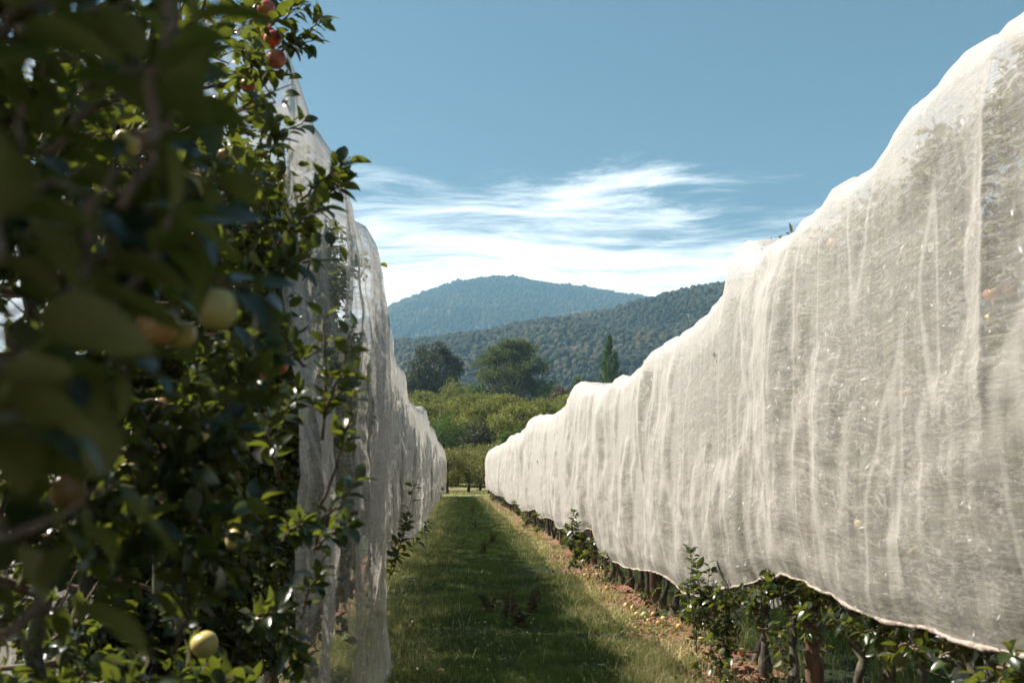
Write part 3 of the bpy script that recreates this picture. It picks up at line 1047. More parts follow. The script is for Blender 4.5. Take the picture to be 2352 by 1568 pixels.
LY = [0.95, 1.65, 2.3, 2.95, 3.6, 4.25]
LLAB = ['open apple tree nearest the camera on the left, out of focus', 'blurred open apple tree second from the camera on the left',
        'open apple tree with yellow fruit, third from the camera on the left', 'open apple tree fourth from the camera on the left with backlit leaves',
        'open apple tree with red fruit on top, just before the left net', 'last open apple tree, half inside the end of the left net']
open_trees = []
for k, y in enumerate(LY):
    ox = -1.28
    o = apple_tree(300 + k, (30000, 30000, 15000, 10500, 9500, 9500)[k], .15, 3.7, (.86, .86, .95, 1.05, 1.05, 1.05)[k], .46, LEAF_MD, .068, napples=5, xlim=(lambda P, oy=y: left_limit(P, -1.28, oy)), shoots=26, nb=(80, 80, 54, 34, 30, 30)[k], hollow=(-.6, -.6, -.3, -.10, -.10, -.10)[k], thin=(0, 0, .7, .88, .88, .8)[k])
    o.location = (ox, y, 0)
    tag(o, LLAB[k], 'tree', 'open apple trees close on the left')
    open_trees.append(o)

# shoots and hanging leaves that reach out past the crown, and the blurred sprays right beside the camera
def spray(parent, p0, p1, leafn, lsize, tpl, r, label=None, tb=(3, 2.2), spread=.02, droop=-.25, name='branch'):
    o0 = np.array(parent.location)
    a = Acc()
    Q = curve_pts(np.array(p0) - o0, np.array(p1) - o0, 12, 0.006, r)
    a.tube(Q, np.linspace(.0055, .002, 12), 7, a=.5)
    b = obj(name, a.mesh(name, M_TWIG, True), parent)
    tt = np.sort(r.uniform(.12, 1, leafn)) * 11
    i0 = np.clip(tt.astype(int), 0, 10)
    P = Q[i0] + (Q[i0 + 1] - Q[i0]) * (tt - i0)[:, None]
    ax = norm(Q[-1] - Q[0])
    ang = np.arange(leafn) * 2.4 + r.uniform(0, 6)
    u_ = norm(np.cross(ax, np.array([.3, .8, .1])))
    v_ = np.cross(ax, u_)
    D = norm(np.cos(ang)[:, None] * u_ + np.sin(ang)[:, None] * v_ + ax * .75 + r.normal(size=(leafn, 3)) * .2 + np.array([0, 0, droop]))
    N = norm(r.normal(size=(leafn, 3)) * .5 + ax * .4 + np.array([0, 0, 1.0]))
    S = lsize * r.uniform(.65, 1.15, leafn)
    V, F = scatter(tpl, P + D * .012, D, N, S)
    tint = np.clip(r.beta(*tb, leafn), 0, 1)
    obj('leaves', make_mesh('leaves', V, F, M_LEAF, {'tint': np.repeat(tint, len(tpl[0]))}, smooth=True), b)
    return b


rs = np.random.default_rng(77)
# shoots standing out on the lane side, (u,v) foot and tip in the picture plane at a distance y
for (u0, v0, u1, v1, yy) in [(740, 1010, 745, 725, 3.1), (745, 960, 815, 745, 3.0), (700, 840, 640, 740, 2.9), (735, 1160, 815, 850, 3.2), (720, 1260, 815, 1100, 3.3), (730, 1260, 800, 1190, 3.2),
                             (690, 1420, 740, 1300, 3.3), (600, 360, 700, 275, 3.4), (690, 460, 805, 360, 3.3), (700, 480, 800, 415, 3.3), (640, 120, 735, 45, 3.7), (620, 60, 700, 10, 3.7),
                             (640, 110, 715, 95, 3.7), (560, 1000, 500, 860, 2.6), (640, 1100, 600, 900, 2.9), (560, 1300, 590, 1150, 2.6), (400, 1500, 420, 1290, 2.3), (640, 560, 735, 480, 3.0), (620, 620, 715, 575, 2.6),
                             (600, 330, 590, 250, 3.4), (630, 1000, 690, 900, 3.1), (650, 1240, 700, 1200, 3.1), (560, 1440, 640, 1400, 3.0), (660, 1440, 690, 1520, 3.3), (250, 1300, 330, 1200, 2.1)]:
    par = open_trees[min(5, max(0, int(round((yy - .95) / .66))))]
    spray(par, at_y(u0, v0, yy), at_y(u1, v1, yy - .1), int(rs.integers(20, 28)), .072, LEAF_MD, rs, droop=0.05)
# big soft sprays within arm's length of the lens
for (u0, v0, u1, v1, yy, nl) in [(160, 760, 330, 330, .80, 8), (330, 330, 380, -60, .78, 7), (-60, 620, 60, 200, .70, 8), (180, 760, 420, 430, .85, 9), 
                                 (-100, 900, 60, 700, .66, 6), (-80, 1250, 260, 1100, .85, 6), (-120, 200, 120, 20, .70, 7), (280, 480, 440, 220, .95, 8), (-60, 1500, 160, 1350, .8, 6),
                                 (-80, 1050, 120, 900, .75, 6), (100, 350, 420, 120, 1.1, 8), (60, 560, 160, 420, 1.2, 7), 
  (200, 200, 430, 60, 1.0, 10), (40, 60, 300, -20, .9, 10), (260, 420, 450, 540, 1.1, 10), (20, 400, 300, 480, .95, 10), (100, 640, 420, 560, 1.0, 10), (0, 820, 300, 860, .95, 10), (420, 620, 620, 700, 1.3, 9), (-40, 950, 240, 1020, 1.1, 10), (0, 1250, 60, 1000, .9, 9), (300, 300, 500, 420, 1.25, 9), (200, 80, 460, 240, 1.3, 9), ]:
    spray(open_trees[0], at_y(u0, v0, yy), at_y(u1, v1, yy + .05), nl, .072, LEAF_HI, rs, droop=-.3, spread=.03, tb=(1.2, 3.5))
for k_, (u, v, d) in enumerate([(498, 712, 1.3), (362, 748, 1.32), (412, 770, 1.36), (627, 90, 3.7), (634, 137, 3.65), (572, 195, 3.7), (395, 45, 3.2), (292, 330, 2.6), (640, 842, 3.5), (600, 856, 3.5), (155, 1128, 2.2),
                                (392, 1032, 2.5), (450, 1010, 2.6), (440, 425, 2.6), (615, 80, 3.75), (655, 1485, 3.9), (545, 1240, 3.2), (612, 20, 3.7), (785, 405, 3.6), (470, 1480, 2.9), (520, 360, 3.3)]):
    par = open_trees[min(5, max(0, int(round((d - .95) / .66))))]
    p = at_y(u, v, d) - np.array(par.location)
    ap = obj('apple', (APR if k_ in (3, 4, 5, 6, 8, 9, 14, 17, 18) else AP)[k_ % 3] if k_ else apple_mesh('apple', .037, 1.22), par, tuple(p))
    if k_ < 3:
        ap.scale = (.72, .72, .72)
    ap.rotation_euler = (random.uniform(-.5, .5), random.uniform(-.5, .5), random.uniform(0, 6))

# leafy lower limbs hanging out under the right net (they belong to the trees behind)
rtrees = [o for o in COL.objects if o.get('group') == 'apple trees under the right hand net']
lows = [(1590, 1430, 1583, 1262, 8.0, 22), (1612, 1410, 1628, 1290, 8.0, 18), (1782, 1400, 1768, 1278, 7.0, 22), (1802, 1380, 1822, 1290, 6.9, 18), (1840, 1420, 1850, 1350, 6.7, 18), (1600, 1500, 1590, 1270, 8.0, 18), (1620, 1480, 1600, 1300, 7.9, 14), (1650, 1420, 1690, 1380, 7.7, 16), (1700, 1420, 1640, 1350, 7.6, 16), (1760, 1380, 1775, 1285, 7.0, 16), (1800, 1400, 1790, 1300, 6.9, 16),
        (1700, 1400, 1740, 1340, 7.4, 16), (1650, 1500, 1680, 1560, 7.8, 14), (1620, 1540, 1650, 1450, 8.0, 14), (1820, 1420, 1870, 1370, 6.7, 14), (1740, 1440, 1850, 1440, 7.0, 14), (1690, 1500, 1640, 1460, 7.8, 14),
        (1350, 1290, 1315, 1170, 15.6, 30), (1340, 1290, 1300, 1230, 15.8, 30), (1370, 1300, 1355, 1240, 15.0, 26), (1330, 1270, 1330, 1200, 16, 30), (1400, 1310, 1385, 1270, 14.0, 20),
        (1480, 1350, 1500, 1400, 11.0, 12), (1250, 1220, 1230, 1180, 23, 30), (1200, 1190, 1180, 1150, 30, 30), (1160, 1165, 1150, 1130, 40, 30), (1230, 1215, 1200, 1180, 26, 30), (1140, 1150, 1125, 1130, 48, 30),
        (2030, 1450, 2010, 1510, 5.2, 12), (2200, 1530, 2160, 1500, 4.4, 12), (2300, 1540, 2240, 1570, 4.0, 14), (1930, 1440, 1900, 1410, 5.8, 10), (2100, 1480, 2080, 1530, 4.7, 10), (1960, 1430, 1990, 1480, 5.4, 10),
        (2280, 1570, 2330, 1530, 3.8, 14), (1640, 1560, 1660, 1470, 7.9, 18), (1700, 1470, 1660, 1420, 7.7, 20), (1760, 1420, 1720, 1380, 7.3, 20), (1830, 1420, 1800, 1350, 6.9, 18), (1600, 1440, 1640, 1390, 8.0, 20), (1640, 1400, 1600, 1330, 7.9, 20), (1870, 1440, 1840, 1390, 6.6, 16), (1350, 1300, 1330, 1240, 15.6, 40), (1310, 1260, 1320, 1200, 16, 40), (1590, 1400, 1560, 1350, 8.6, 12), (1610, 1420, 1570, 1400, 8.4, 14)]
for (u0, v0, u1, v1, yy, nl) in lows:
    p0, p1 = at_y(u0, v0, yy), at_y(u1, v1, yy)
    par = min(rtrees, key=lambda o: abs(o.location.y - yy))
    o0 = np.array(par.location)
    b = spray(par, p0, p1, nl, .08 if yy < 12 else .11, LEAF_MD if yy < 12 else LEAF_LO, rs, droop=-.1)
    # the tree root may be turned and scaled: put the limb back where it grows
    b.matrix_parent_inverse = Matrix.Identity(4)
    Mr = Matrix.LocRotScale(par.location, par.rotation_euler, par.scale)
    b.matrix_parent_inverse = Mr.inverted() @ Matrix.Translation(par.location)
    for e in range(2 if yy < 12 else 3):
        q0 = p0 * .6 + p1 * .4 + rs.normal(size=3) * .03
        b2 = spray(par, q0, q0 + rs.normal(size=3) * np.array([.10, .10, .12]), max(8, nl // 2), .075 if yy < 12 else .11, LEAF_MD if yy < 12 else LEAF_LO, rs, droop=-.1)
        b2.matrix_parent_inverse = b.matrix_parent_inverse.copy()
o = open_trees[0]
par = min(rtrees, key=lambda o: abs(o.location.y - 4.35))
b = spray(par, at_y(2352, 120, 4.35), at_y(2338, 62, 4.3), 12, .075, LEAF_MD, rs, droop=0)
b.matrix_parent_inverse = Matrix.LocRotScale(par.location, par.rotation_euler, par.scale).inverted() @ Matrix.Translation(par.location)
# the same on the left row, below and before the net
ltrees = [o for o in COL.objects if o.get('group') == 'apple trees veiled by the left hand net']
for (u0, v0, u1, v1, yy, nl) in [(905, 1300, 950, 1115, 9.6, 16), (900, 1320, 930, 1200, 9.5, 18), (905, 1290, 960, 1240, 9.6, 16), (895, 1330, 905, 1270, 9.4, 16), (900, 1270, 945, 1180, 9.6, 14), (965, 1230, 985, 1200, 15, 16),
                                 (1010, 1150, 1018, 1120, 34, 16)]:
    p0, p1 = at_y(u0, v0, yy), at_y(u1, v1, yy)
    par = min(ltrees, key=lambda o: abs(o.location.y - yy))
    b = spray(par, p0, p1, nl, .085, LEAF_MD, rs, droop=-.1)
    Mr = Matrix.LocRotScale(par.location, par.rotation_euler, par.scale)
    b.matrix_parent_inverse = Mr.inverted() @ Matrix.Translation(par.location)

# ------------------------------------------------------------------ posts
def post_mesh(seed):
    r = np.random.default_rng(seed)
    n, k_ = 14, 26
    V, F = [], []
    zs_ = np.linspace(-.15, 3.05, k_)
    prof = 1 + .10 * np.cos(np.arange(n) * 2 * math.pi / n * 2 + r.uniform(0, 6)) + r.uniform(-.10, .06, n)
    prof[3] -= .22
    for z in zs_:
        for j in range(n):
            a = 2 * math.pi * j / n
            rr = .062 * prof[j] * (1 + r.uniform(-.02, .02))
            V.append((rr * math.cos(a) + .01 * math.sin(z * 1.3 + seed), rr * math.sin(a), z))
    V.append((0, 0, zs_[-1]))
    F4 = [(i_ * n + j, i_ * n + (j + 1) % n, (i_ + 1) * n + (j + 1) % n, (i_ + 1) * n + j) for i_ in range(k_ - 1) for j in range(n)]
    F3 = [((k_ - 1) * n + j, (k_ - 1) * n + (j + 1) % n, k_ * n) for j in range(n)]
    return make_mesh('trellis_post', np.array(V), [np.array(F4), np.array(F3)], M_POST, smooth=False)


PM = [post_mesh(1), post_mesh(2), post_mesh(3)]
for k, y in enumerate(POST_Y):
    o = obj('trellis_post', PM[k % 3], None, (XR - .04, y, float(ground_h(XR, y))))
    o.rotation_euler = (random.uniform(-.02, .02), random.uniform(-.02, .02), random.uniform(0, 6))
    tag(o, f'weathered brown wooden post in the right hand row, {ORD[k]} from the camera', 'post', 'trellis posts of the right hand row')
for k, y in enumerate([1.25]):
    o = obj('trellis_post', PM[k % 3], None, (-.84, y, 0))
    tag(o, 'pinkish blurred wooden post low at the left edge among leaves', 'post')

# trellis wires of the right row
a = Acc()
for k, z in enumerate([.62]):
    a.tube([(XR - .1, yy, z + .006 * math.sin(yy)) for yy in np.linspace(1, 73, 60)], .0016, 5)
wr_ = obj('trellis_wire', a.mesh('trellis_wire', M_POST), None)
tag(wr_, 'thin wire strung along the trunks below the right hand net', 'wire')

# ------------------------------------------------------------------ fallen apples on the right strip
FALL = [(1463, 1409), (1480, 1408), (1490, 1423), (1514, 1427), (1524, 1421), (1526, 1429), (1344, 1318), (1351, 1325), (1371, 1316), (1688, 1445), (1704, 1496), (1862, 1527), (1500, 1406), (1455, 1398), (1437, 1390),
        (1395, 1350), (1560, 1440), (1610, 1470)]
FW = ['pale yellow fallen apple', 'green yellow fallen apple', 'peach coloured fallen apple']
for k, (u, v) in enumerate(FALL):
    d = ray(u, v)
    tpar = (EYE - .03) / -d[2]
    p = d * tpar
    o = obj('fallen_apple', AP[k % 3], None, (p[0], p[1], float(ground_h(p[0], p[1])) + .032))
    o.rotation_euler = (random.uniform(0, 3), random.uniform(0, 3), random.uniform(0, 6))
    tag(o, f'windfall apple lying on the soil strip, {ORD[k]} in order from the farthest'
        if False else f'windfall apple on the right hand soil strip, {ORD[sorted(range(len(FALL)), key=lambda q_: -FALL[q_][1]).index(k)]} nearest the camera', 'apple', 'windfall apples on the right hand soil strip')
for k, (u, v, lb) in enumerate([(1012, 1548, 'dull windfall apple in the grass at the left foot of the lane'), ]):
    d = ray(u, v)
    p = d * ((EYE - .03) / -d[2])
    o = obj('fallen_apple', AP[0], None, (p[0], p[1], float(ground_h(p[0], p[1])) + .03))
    tag(o, lb, 'apple')

# ------------------------------------------------------------------ grass
def grass_field(name, zones, label, seed):
    r = np.random.default_rng(seed)
    PV, PF, PT = [], [], []
    base_n = 0
    for (x0, x1, y0, y1, dens, hmin, hmax, wd, tlo, thi, patch, lean) in zones:
        n = int((x1 - x0) * (y1 - y0) * dens)
        x = r.uniform(x0, x1, n) + r.normal(0, .13, n)
        y = r.uniform(y0, y1, n)
        keep = (fbm(x * 2.1, y * 2.1, seed + 2, 3) + patch) > r.uniform(-.25, .25, n)
        x, y = x[keep], y[keep]
        n = len(x)
        z = ground_h(x, y) - .005
        clump = fbm(x * 1.6, y * 1.6, seed + 6, 3)
        clump2 = fbm(x * 5.5, y * 5.5, seed + 16, 2)
        hgt = (hmin + (hmax - hmin) * r.beta(1.6, 2.6, n)) * np.clip(1 + 1.3 * clump + .7 * clump2, .3, 2.0)
        w_ = wd * r.uniform(.6, 1.3, n)
        a = r.uniform(0, 2 * math.pi, n)
        la = r.uniform(0, 2 * math.pi, n)
        ln = hgt * np.abs(r.normal(lean, .35, n))
        ux, uy = np.cos(a), np.sin(a)
        lx, ly = np.cos(la) * ln, np.sin(la) * ln
        V = np.zeros((n, 5, 3))
        for i_, (f, wf) in enumerate([(0, 1), (0, -1), (.55, .8), (.55, -.8), (1, 0)]):
            V[:, i_, 0] = x + ux * w_ * wf * .5 + lx * f ** 2
            V[:, i_, 1] = y + uy * w_ * wf * .5 + ly * f ** 2
            V[:, i_, 2] = z + hgt * f * (1 - .25 * f * np.clip(ln / hgt, 0, 1.2))
        F = np.array([(0, 1, 3), (0, 3, 2), (2, 3, 4)])[None] + (np.arange(n) * 5)[:, None, None] + base_n
        base_n += n * 5
        tint = np.clip(r.uniform(tlo, thi, n) + .3 * clump + .1 * (r.random(n) < .08), 0, 1)
        PV.append(V.reshape(-1, 3))
        PF.append(F.reshape(-1, 3))
        PT.append(np.repeat(tint, 5))
    me = make_mesh(name, np.vstack(PV), np.vstack(PF), M_GRASS, {'tint': np.concatenate(PT)})
    return tag(obj(name, me), label, kind='stuff')


Z = []
for (ya, yb, df, wf) in [(5.2, 9, 1.0, 1.0), (9, 14, .62, 1.3), (14, 24, .30, 1.9), (24, 44, .12, 3.0), (44, 76, .045, 5.0)]:
    Z += [(-.55, 1.75, ya, yb, 6500 * df, .03, .10, .0045 * wf, .03, .5, .33, .8),       # mown lane
          (-1.25, -.1, ya, yb, 3400 * df, .05, .17, .0045 * wf, .52, 1.0, .14, .7),          # rough left verge
          (1.35, 1.85, ya, yb, 3000 * df, .05, .20, .0045 * wf, .82, 1.0, .10, .7), (1.9, 2.3, ya, yb, (700 if ya < 20 else 2600) * df, .05, .18, .0045 * wf, .5, 1.0, -.12, .7),        # rough right verge
          (2.5, 3.6, ya, yb, 1300 * df, .06, .22, .005 * wf, .3, .9, -.02, .7)]
Z += [(3.4, 5.6, 3.0, 16, 900, .08, .26, .007, .1, .6, .2, .6), (2.2, 3.4, 3.0, 5.5, 900, .06, .2, .006, .1, .6, .0, .6), (-3.8, -.9, 3, 12, 260, .06, .2, .007, .2, .7, .1, .6), (-2, 4, 74, 100, 26, .06, .2, .03, .6, 1.0, .1, .8)]
grass_field('grass', Z, 'short green lane grass with longer dry tufts along both rows', 12)
# seeding straw stalks and small broad-leaved ground cover on the verges
ZS = []
for (ya, yb, df, wf) in [(5.5, 10, 1.0, 1.0), (10, 20, .5, 1.6), (20, 45, .16, 2.6)]:
    ZS += [(-.95, -.35, ya, yb, 150 * df, .15, .40, .0028 * wf, .85, 1.0, .1, .5), (1.55, 2.15, ya, yb, 150 * df, .15, .38, .0028 * wf, .85, 1.0, .1, .5), (-.3, 1.6, ya, yb, 16 * df, .10, .22, .0035 * wf, .7, 1.0, .1, .6)]
grass_field('seeding_grass', ZS, 'dry straw coloured seeding grass stalks on the verges', 15)

r = np.random.default_rng(31)
PP = []
for (x0, x1, y0, y1, dn) in [(-1.0, -.15, 5.2, 11, 900), (-.9, -.3, 11, 26, 300), (1.6, 2.2, 5.4, 11, 600), (1.7, 2.2, 11, 26, 220), (0, 1.6, 5.2, 11, 160)]:
    n = int((x1 - x0) * (y1 - y0) * dn)
    x, y = r.uniform(x0, x1, n), r.uniform(y0, y1, n)
    kp = fbm(x * 2.5, y * 2.5, 50, 3) > r.uniform(-.3, .2, n)
    x, y = x[kp], y[kp]
    PP.append(np.stack([x, y, ground_h(x, y) + r.uniform(.01, .11, len(x))], -1))
PP = np.vstack(PP)
V, F = scatter(LEAF_LO, PP, rand_dirs(len(PP), .2, r), rand_dirs(len(PP), 1.2, r), r.uniform(.02, .05, len(PP)))
gc = obj('clover', make_mesh('clover', V, F, M_GRASS, {'tint': np.repeat(np.clip(r.uniform(.3, .95, len(PP)), 0, 1), len(LEAF_LO[0]))}, smooth=True))
tag(gc, 'low broad leaved ground cover on the verges', kind='stuff')

# dead leaves, clods and twigs on the bare soil strip
r = np.random.default_rng(32)
n = 1500
x, y = np.concatenate([r.normal(2.25, .28, n), r.normal(-1.0, .3, 200)]), np.concatenate([r.uniform(5, 22, n), r.uniform(6, 14, 200)])
P_ = np.stack([x, y, ground_h(x, y) + .012], -1)
V, F = scatter(LEAF_LO, P_, norm(rand_dirs(len(P_), 0, r) * np.array([1, 1, .25])), rand_dirs(len(P_), 1.6, r), r.uniform(.02, .06, len(P_)))
lt = obj('leaf_litter', make_mesh('leaf_litter', V, F, M_LEAF_RUST, {'tint': np.repeat(r.random(len(P_)), len(LEAF_LO[0]))}, smooth=True))
tag(lt, 'dry fallen leaves scattered on the soil strip', kind='stuff')
n = 2200
x, y = r.normal(2.2, .3, n), r.uniform(5, 20, n)
s_ = r.gamma(2, .006, n)
tv, tf = ICO1
V = tv[None] * s_[:, None, None] * (1 + r.uniform(-.3, .3, (n, len(tv), 1))) + np.stack([x, y, ground_h(x, y) + s_ * .2], -1)[:, None, :]
F = tf[None] + (np.arange(n) * len(tv))[:, None, None]
cl_ = obj('clods', make_mesh('clods', V.reshape(-1, 3), F.reshape(-1, 3), M_GROUND))
tag(cl_, 'crumbs and clods of red brown soil', kind='stuff')

# ------------------------------------------------------------------ dock weeds in the lane
def dock(seed, h, red):
    r = np.random.default_rng(seed)
    root = thing('dock_weed', 'x', 'weed')
    a = Acc()
    P, D, N, S, T = [], [], [], [], []
    for s_ in range(r.integers(3, 6)):
        tip = np.array([r.uniform(-.12, .12), r.uniform(-.12, .12), h * r.uniform(.6, 1)])
        Q = curve_pts((r.uniform(-.03, .03), r.uniform(-.03, .03), 0), tip, 9, .006, r)
        a.tube(Q, np.linspace(.004, .0018, 9), 5)
        m_ = 70
        t_ = r.uniform(.3, 1, m_) * 8
        i0 = np.clip(t_.astype(int), 0, 7)
        P.append(Q[i0] + (Q[i0 + 1] - Q[i0]) * (t_ - i0)[:, None] + r.normal(size=(m_, 3)) * .006)
        D.append(rand_dirs(m_, .2, r)); N.append(rand_dirs(m_, .3, r)); S.append(r.uniform(.014, .034, m_)); T.append(r.uniform(.15 + .35 * red, .50 + .48 * red, m_))
    m_ = 16
    ang = r.uniform(0, 6.28, m_)
    P.append(np.stack([np.cos(ang) * .02, np.sin(ang) * .02, r.uniform(0, .12, m_)], -1))
    D.append(np.stack([np.cos(ang), np.sin(ang), r.uniform(.3, 1.1, m_)], -1)); N.append(rand_dirs(m_, 1.0, r)); S.append(r.uniform(.05, .10, m_)); T.append(r.uniform(.05, .40 + red * .2, m_))
    obj('stalk', a.mesh('stalk', M_TWIG), root)
    Pn, Dn, Nn, Sn, Tn = map(np.concatenate, (P, D, N, S, T))
    V, F = scatter(LEAF_MD, Pn, norm(Dn), Nn, Sn)
    obj('leaves', make_mesh('leaves', V, F, M_WEED, {'tint': np.repeat(Tn, len(LEAF_MD[0]))}, smooth=True), root)
    return root


for k, (u, v, h, red, lb) in enumerate([(1170, 1425, .36, 1.0, 'red brown dock weed in the middle of the shaded lane, tallest and nearest'),
                                        (1225, 1410, .30, .4, 'dark dock weed just right of the tall red one'),
                                        (1125, 1410, .24, .3, 'small dock weed just left of the tall red one'),
                                        (1112, 1275, .36, .2, 'dark dock weed in the lane centre halfway down, front one of a pair'),
                                        (1130, 1250, .30, .4, 'dark dock weed in the lane centre halfway down, right rear one of a pair'),
                                        (1090, 1215, .42, .6, 'thin dark dock weed in the lane two thirds of the way down'),
                                        (1083, 1180, .42, .9, 'farthest reddish dock weed in the lane'),
                                        (1200, 1440, .16, .2, 'low leafy dock weed in front of the red one')]):
    d = ray(u, v)
    p = d * (EYE / -d[2])
    o = dock(60 + k, h, red)
    o.location = (p[0], p[1], float(ground_h(p[0], p[1])))
    o['label'] = lb
    o['group'] = 'dock weeds in the lane'
# young self-sown sapling on the soil strip
d = ray(1692, 1500)

# ------------------------------------------------------------------ trees beyond the rows
def broad_tree(name, seed, height, width, trunk_h, mt, bark, nclump=46, leaves=5200, lsz=.26, squash=.8, clump_r=.22, dome=1.0, tpl=LEAF_LO, low=0.0, layered=0.0):
    r = np.random.default_rng(seed)
    root = thing(name, 'x', 'tree')
    tk = Acc()
    Q = curve_pts((0, 0, -.3), (r.uniform(-.03, .03) * width, 0, height * .72), 12, width * .006, r)
    tk.tube(Q, np.linspace(width * .034, width * .008, 12), 10, bump=.1)
    obj('trunk', tk.mesh('trunk', bark, True), root)
    ca = r.uniform(0, 2 * math.pi, nclump)
    cu = r.uniform(-.55 - low, 1, nclump)
    ch = (height - trunk_h)
    rr = np.sqrt(np.clip(1 - cu ** 2, 0, 1)) * (r.uniform(.55, 1.0, nclump) if layered == 0 else r.uniform(.4, 1.05, nclump))
    rc = width * clump_r * r.uniform(.55, 1.15, nclump)
    cxx = np.cos(ca) * rr * (width / 2 - rc * .6)
    cyy = np.sin(ca) * rr * (width / 2 - rc * .6)
    czz = trunk_h + ch * (.45 + cu * .43 * dome) - rc * .1
    lb_ = Acc()
    for k_ in range(nclump):
        k2 = int(np.clip(np.searchsorted(Q[:, 2], czz[k_] * .62), 2, 11))
        W = curve_pts(Q[k2], (cxx[k_], cyy[k_], czz[k_] - rc[k_] * .2), 6, width * .01, r)
        lb_.tube(W, np.linspace(width * .010, width * .003, 6), 5)
    obj('limbs', lb_.mesh('limbs', bark), root)
    per = r.multinomial(leaves, (rc ** 2) / (rc ** 2).sum())
    P, T = [], []
    for k_ in range(nclump):
        m_ = per[k_]
        d_ = rand_dirs(m_, .15, r)
        q_ = r.uniform(0, 1, m_) ** .45
        lumpy = 1 + .45 * fbm(d_[:, 0] * 2.5 + k_ * 3.7, d_[:, 2] * 2.5 + d_[:, 1] * 2, seed, 2)
        pp = d_ * (q_ * lumpy * rc[k_])[:, None] * np.array([1, 1, squash]) + np.array([cxx[k_], cyy[k_], czz[k_]])
        P.append(pp)
        T.append(np.clip(r.normal(.42, .17, m_) + r.uniform(-.16, .18), 0, 1))
    P, T = np.vstack(P), np.concatenate(T)
    kp = (P[:, 2] > .3) & (P[:, 2] < height)
    P, T = P[kp], T[kp]
    V, F = scatter(tpl, P, rand_dirs(len(P), -.2, r), rand_dirs(len(P), .5, r), lsz * r.uniform(.6, 1.3, len(P)))
    obj('crown', make_mesh('crown', V, F, mt, {'tint': np.repeat(T, len(tpl[0]))}, smooth=False), root)
    return root


def put(o, x, y, label, group=None, s=1.0, rz=None, sz=None):
    o.location = (x, y, float(gz(x, y)) - .05)
    o.rotation_euler = (0, 0, random.uniform(0, 6.28) if rz is None else rz)
    o.scale = (s, s, sz if sz else s)
    o['label'] = label
    if group:
        o['group'] = group
    return o


# three open rows of apple trees past the end of the lane
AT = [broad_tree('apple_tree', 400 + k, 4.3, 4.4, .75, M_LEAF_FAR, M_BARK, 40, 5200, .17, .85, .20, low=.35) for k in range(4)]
first = set()
cells = []
for ry, row in enumerate([88, 95, 103]):
    for cx_ in range(-7, 12):
        xx = cx_ * 3.7 + (1.45 if ry == 0 else (-0.3 if ry == 1 else 1.0)) - 2.3
        cells.append((xx, row + random.uniform(-.5, .5), ry))
for k, (xx, yy, ry) in enumerate(cells):
    src = AT[k % 4]
    o = copy_thing(src) if k % 4 in first else src
    first.add(k % 4)
    if ry == 0 and -2.8 < xx < 5:
        lb = {-1: 'round apple tree with bare trunk at the end of the lane, left one', 3: 'round apple tree closing the end of the lane beside the right net'}[-1 if xx < 1 else 3]
    else:
        lb = f'round open apple tree in the {["first", "second", "third"][ry]} cross row past the end of the lane'
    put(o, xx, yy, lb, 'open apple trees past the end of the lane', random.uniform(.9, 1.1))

# olive-green canopy rows rising behind them
WT = [broad_tree('walnut_tree', 500 + k, 9.5, 9.5, 1.8, M_LEAF_OLIVE, M_BARK, 64, 11000, .34, .8, .17, low=.25) for k in range(4)]
first = set()
k = 0
for ry, (row, sc_, off_) in enumerate([(128, .95, 0), (143, 1.05, 3.5), (160, 1.1, 1.0), (180, 1.12, 4.5), (200, 1.1, 0.5)]):
    for c_ in range(-4, 9):
        xx = c_ * 7.6 + off_
        src = WT[k % 4]
        o = copy_thing(src) if k % 4 in first else src
        first.add(k % 4)
        put(o, xx + random.uniform(-.8, .8), row + random.uniform(-2, 2), f'olive green broad crown in the {["front", "second", "third", "fourth", "rearmost"][ry]} rank of the grove beyond the lane',
            'olive green trees of the grove beyond the lane', sc_ * random.uniform(.9, 1.12))
        k += 1
# darker trees at the front of the grove
for k, (u, y, ht, wd_, mt_, lb, seed) in enumerate([(1022, 116, 8.6, 7.5, M_LEAF_GREEN, 'dark green broad tree in front of the grove above the left net end', 601),
                                                    (1105, 112, 7.4, 5.6, M_LEAF_DARK, 'grey green rounded willow like tree in the middle front of the grove', 602),
                                                    (1160, 110, 6.4, 4.2, M_LEAF_GREEN, 'small bright green tree in front of the grove centre', 603),
                                                    (1222, 114, 7.6, 6.0, M_LEAF_GREEN, 'dark green tree in front of the grove at the right net', 604),
                                                    (950, 118, 8.0, 7.0, M_LEAF_GREEN, 'green tree in front of the grove behind the left net', 605)]):
    p = at_y(u, 1060, y)
    o = broad_tree('dense_tree', seed, ht, wd_, .6, mt_, M_BARK, 50, 9000, .26, .9, .20, low=.45)
    put(o, p[0], y, lb)
# the big trees against the hills
p = at_y(996, 900, 260)
o = broad_tree('gum_tree', 701, 22.5, 15.5, 4, M_LEAF_DARK, M_BARK_PALE, 90, 15000, .55, .85, .15, low=.3)
put(o, p[0], 260, 'dark brown green gum tree standing at the left against the hill', s=1.1, sz=1.12, rz=0)
p = at_y(1178, 900, 250)
o = broad_tree('gum_tree', 702, 23.0, 19.5, 5, leaf_mat('gum_leaf_green', [(0.0, (0.022, 0.034, 0.012)), (0.5, (0.075, 0.085, 0.026)), (1.0, (0.17, 0.16, 0.05))], (0.08, 0.085, 0.04), rough=0.55, trans=0.2, spec=0.15), M_BARK_PALE,
               120, 19000, .55, .6, .12, low=.25, layered=1)
put(o, p[0], 250, 'largest green domed gum tree in the middle with pale limbs', s=1.1, sz=1.12, rz=.8)


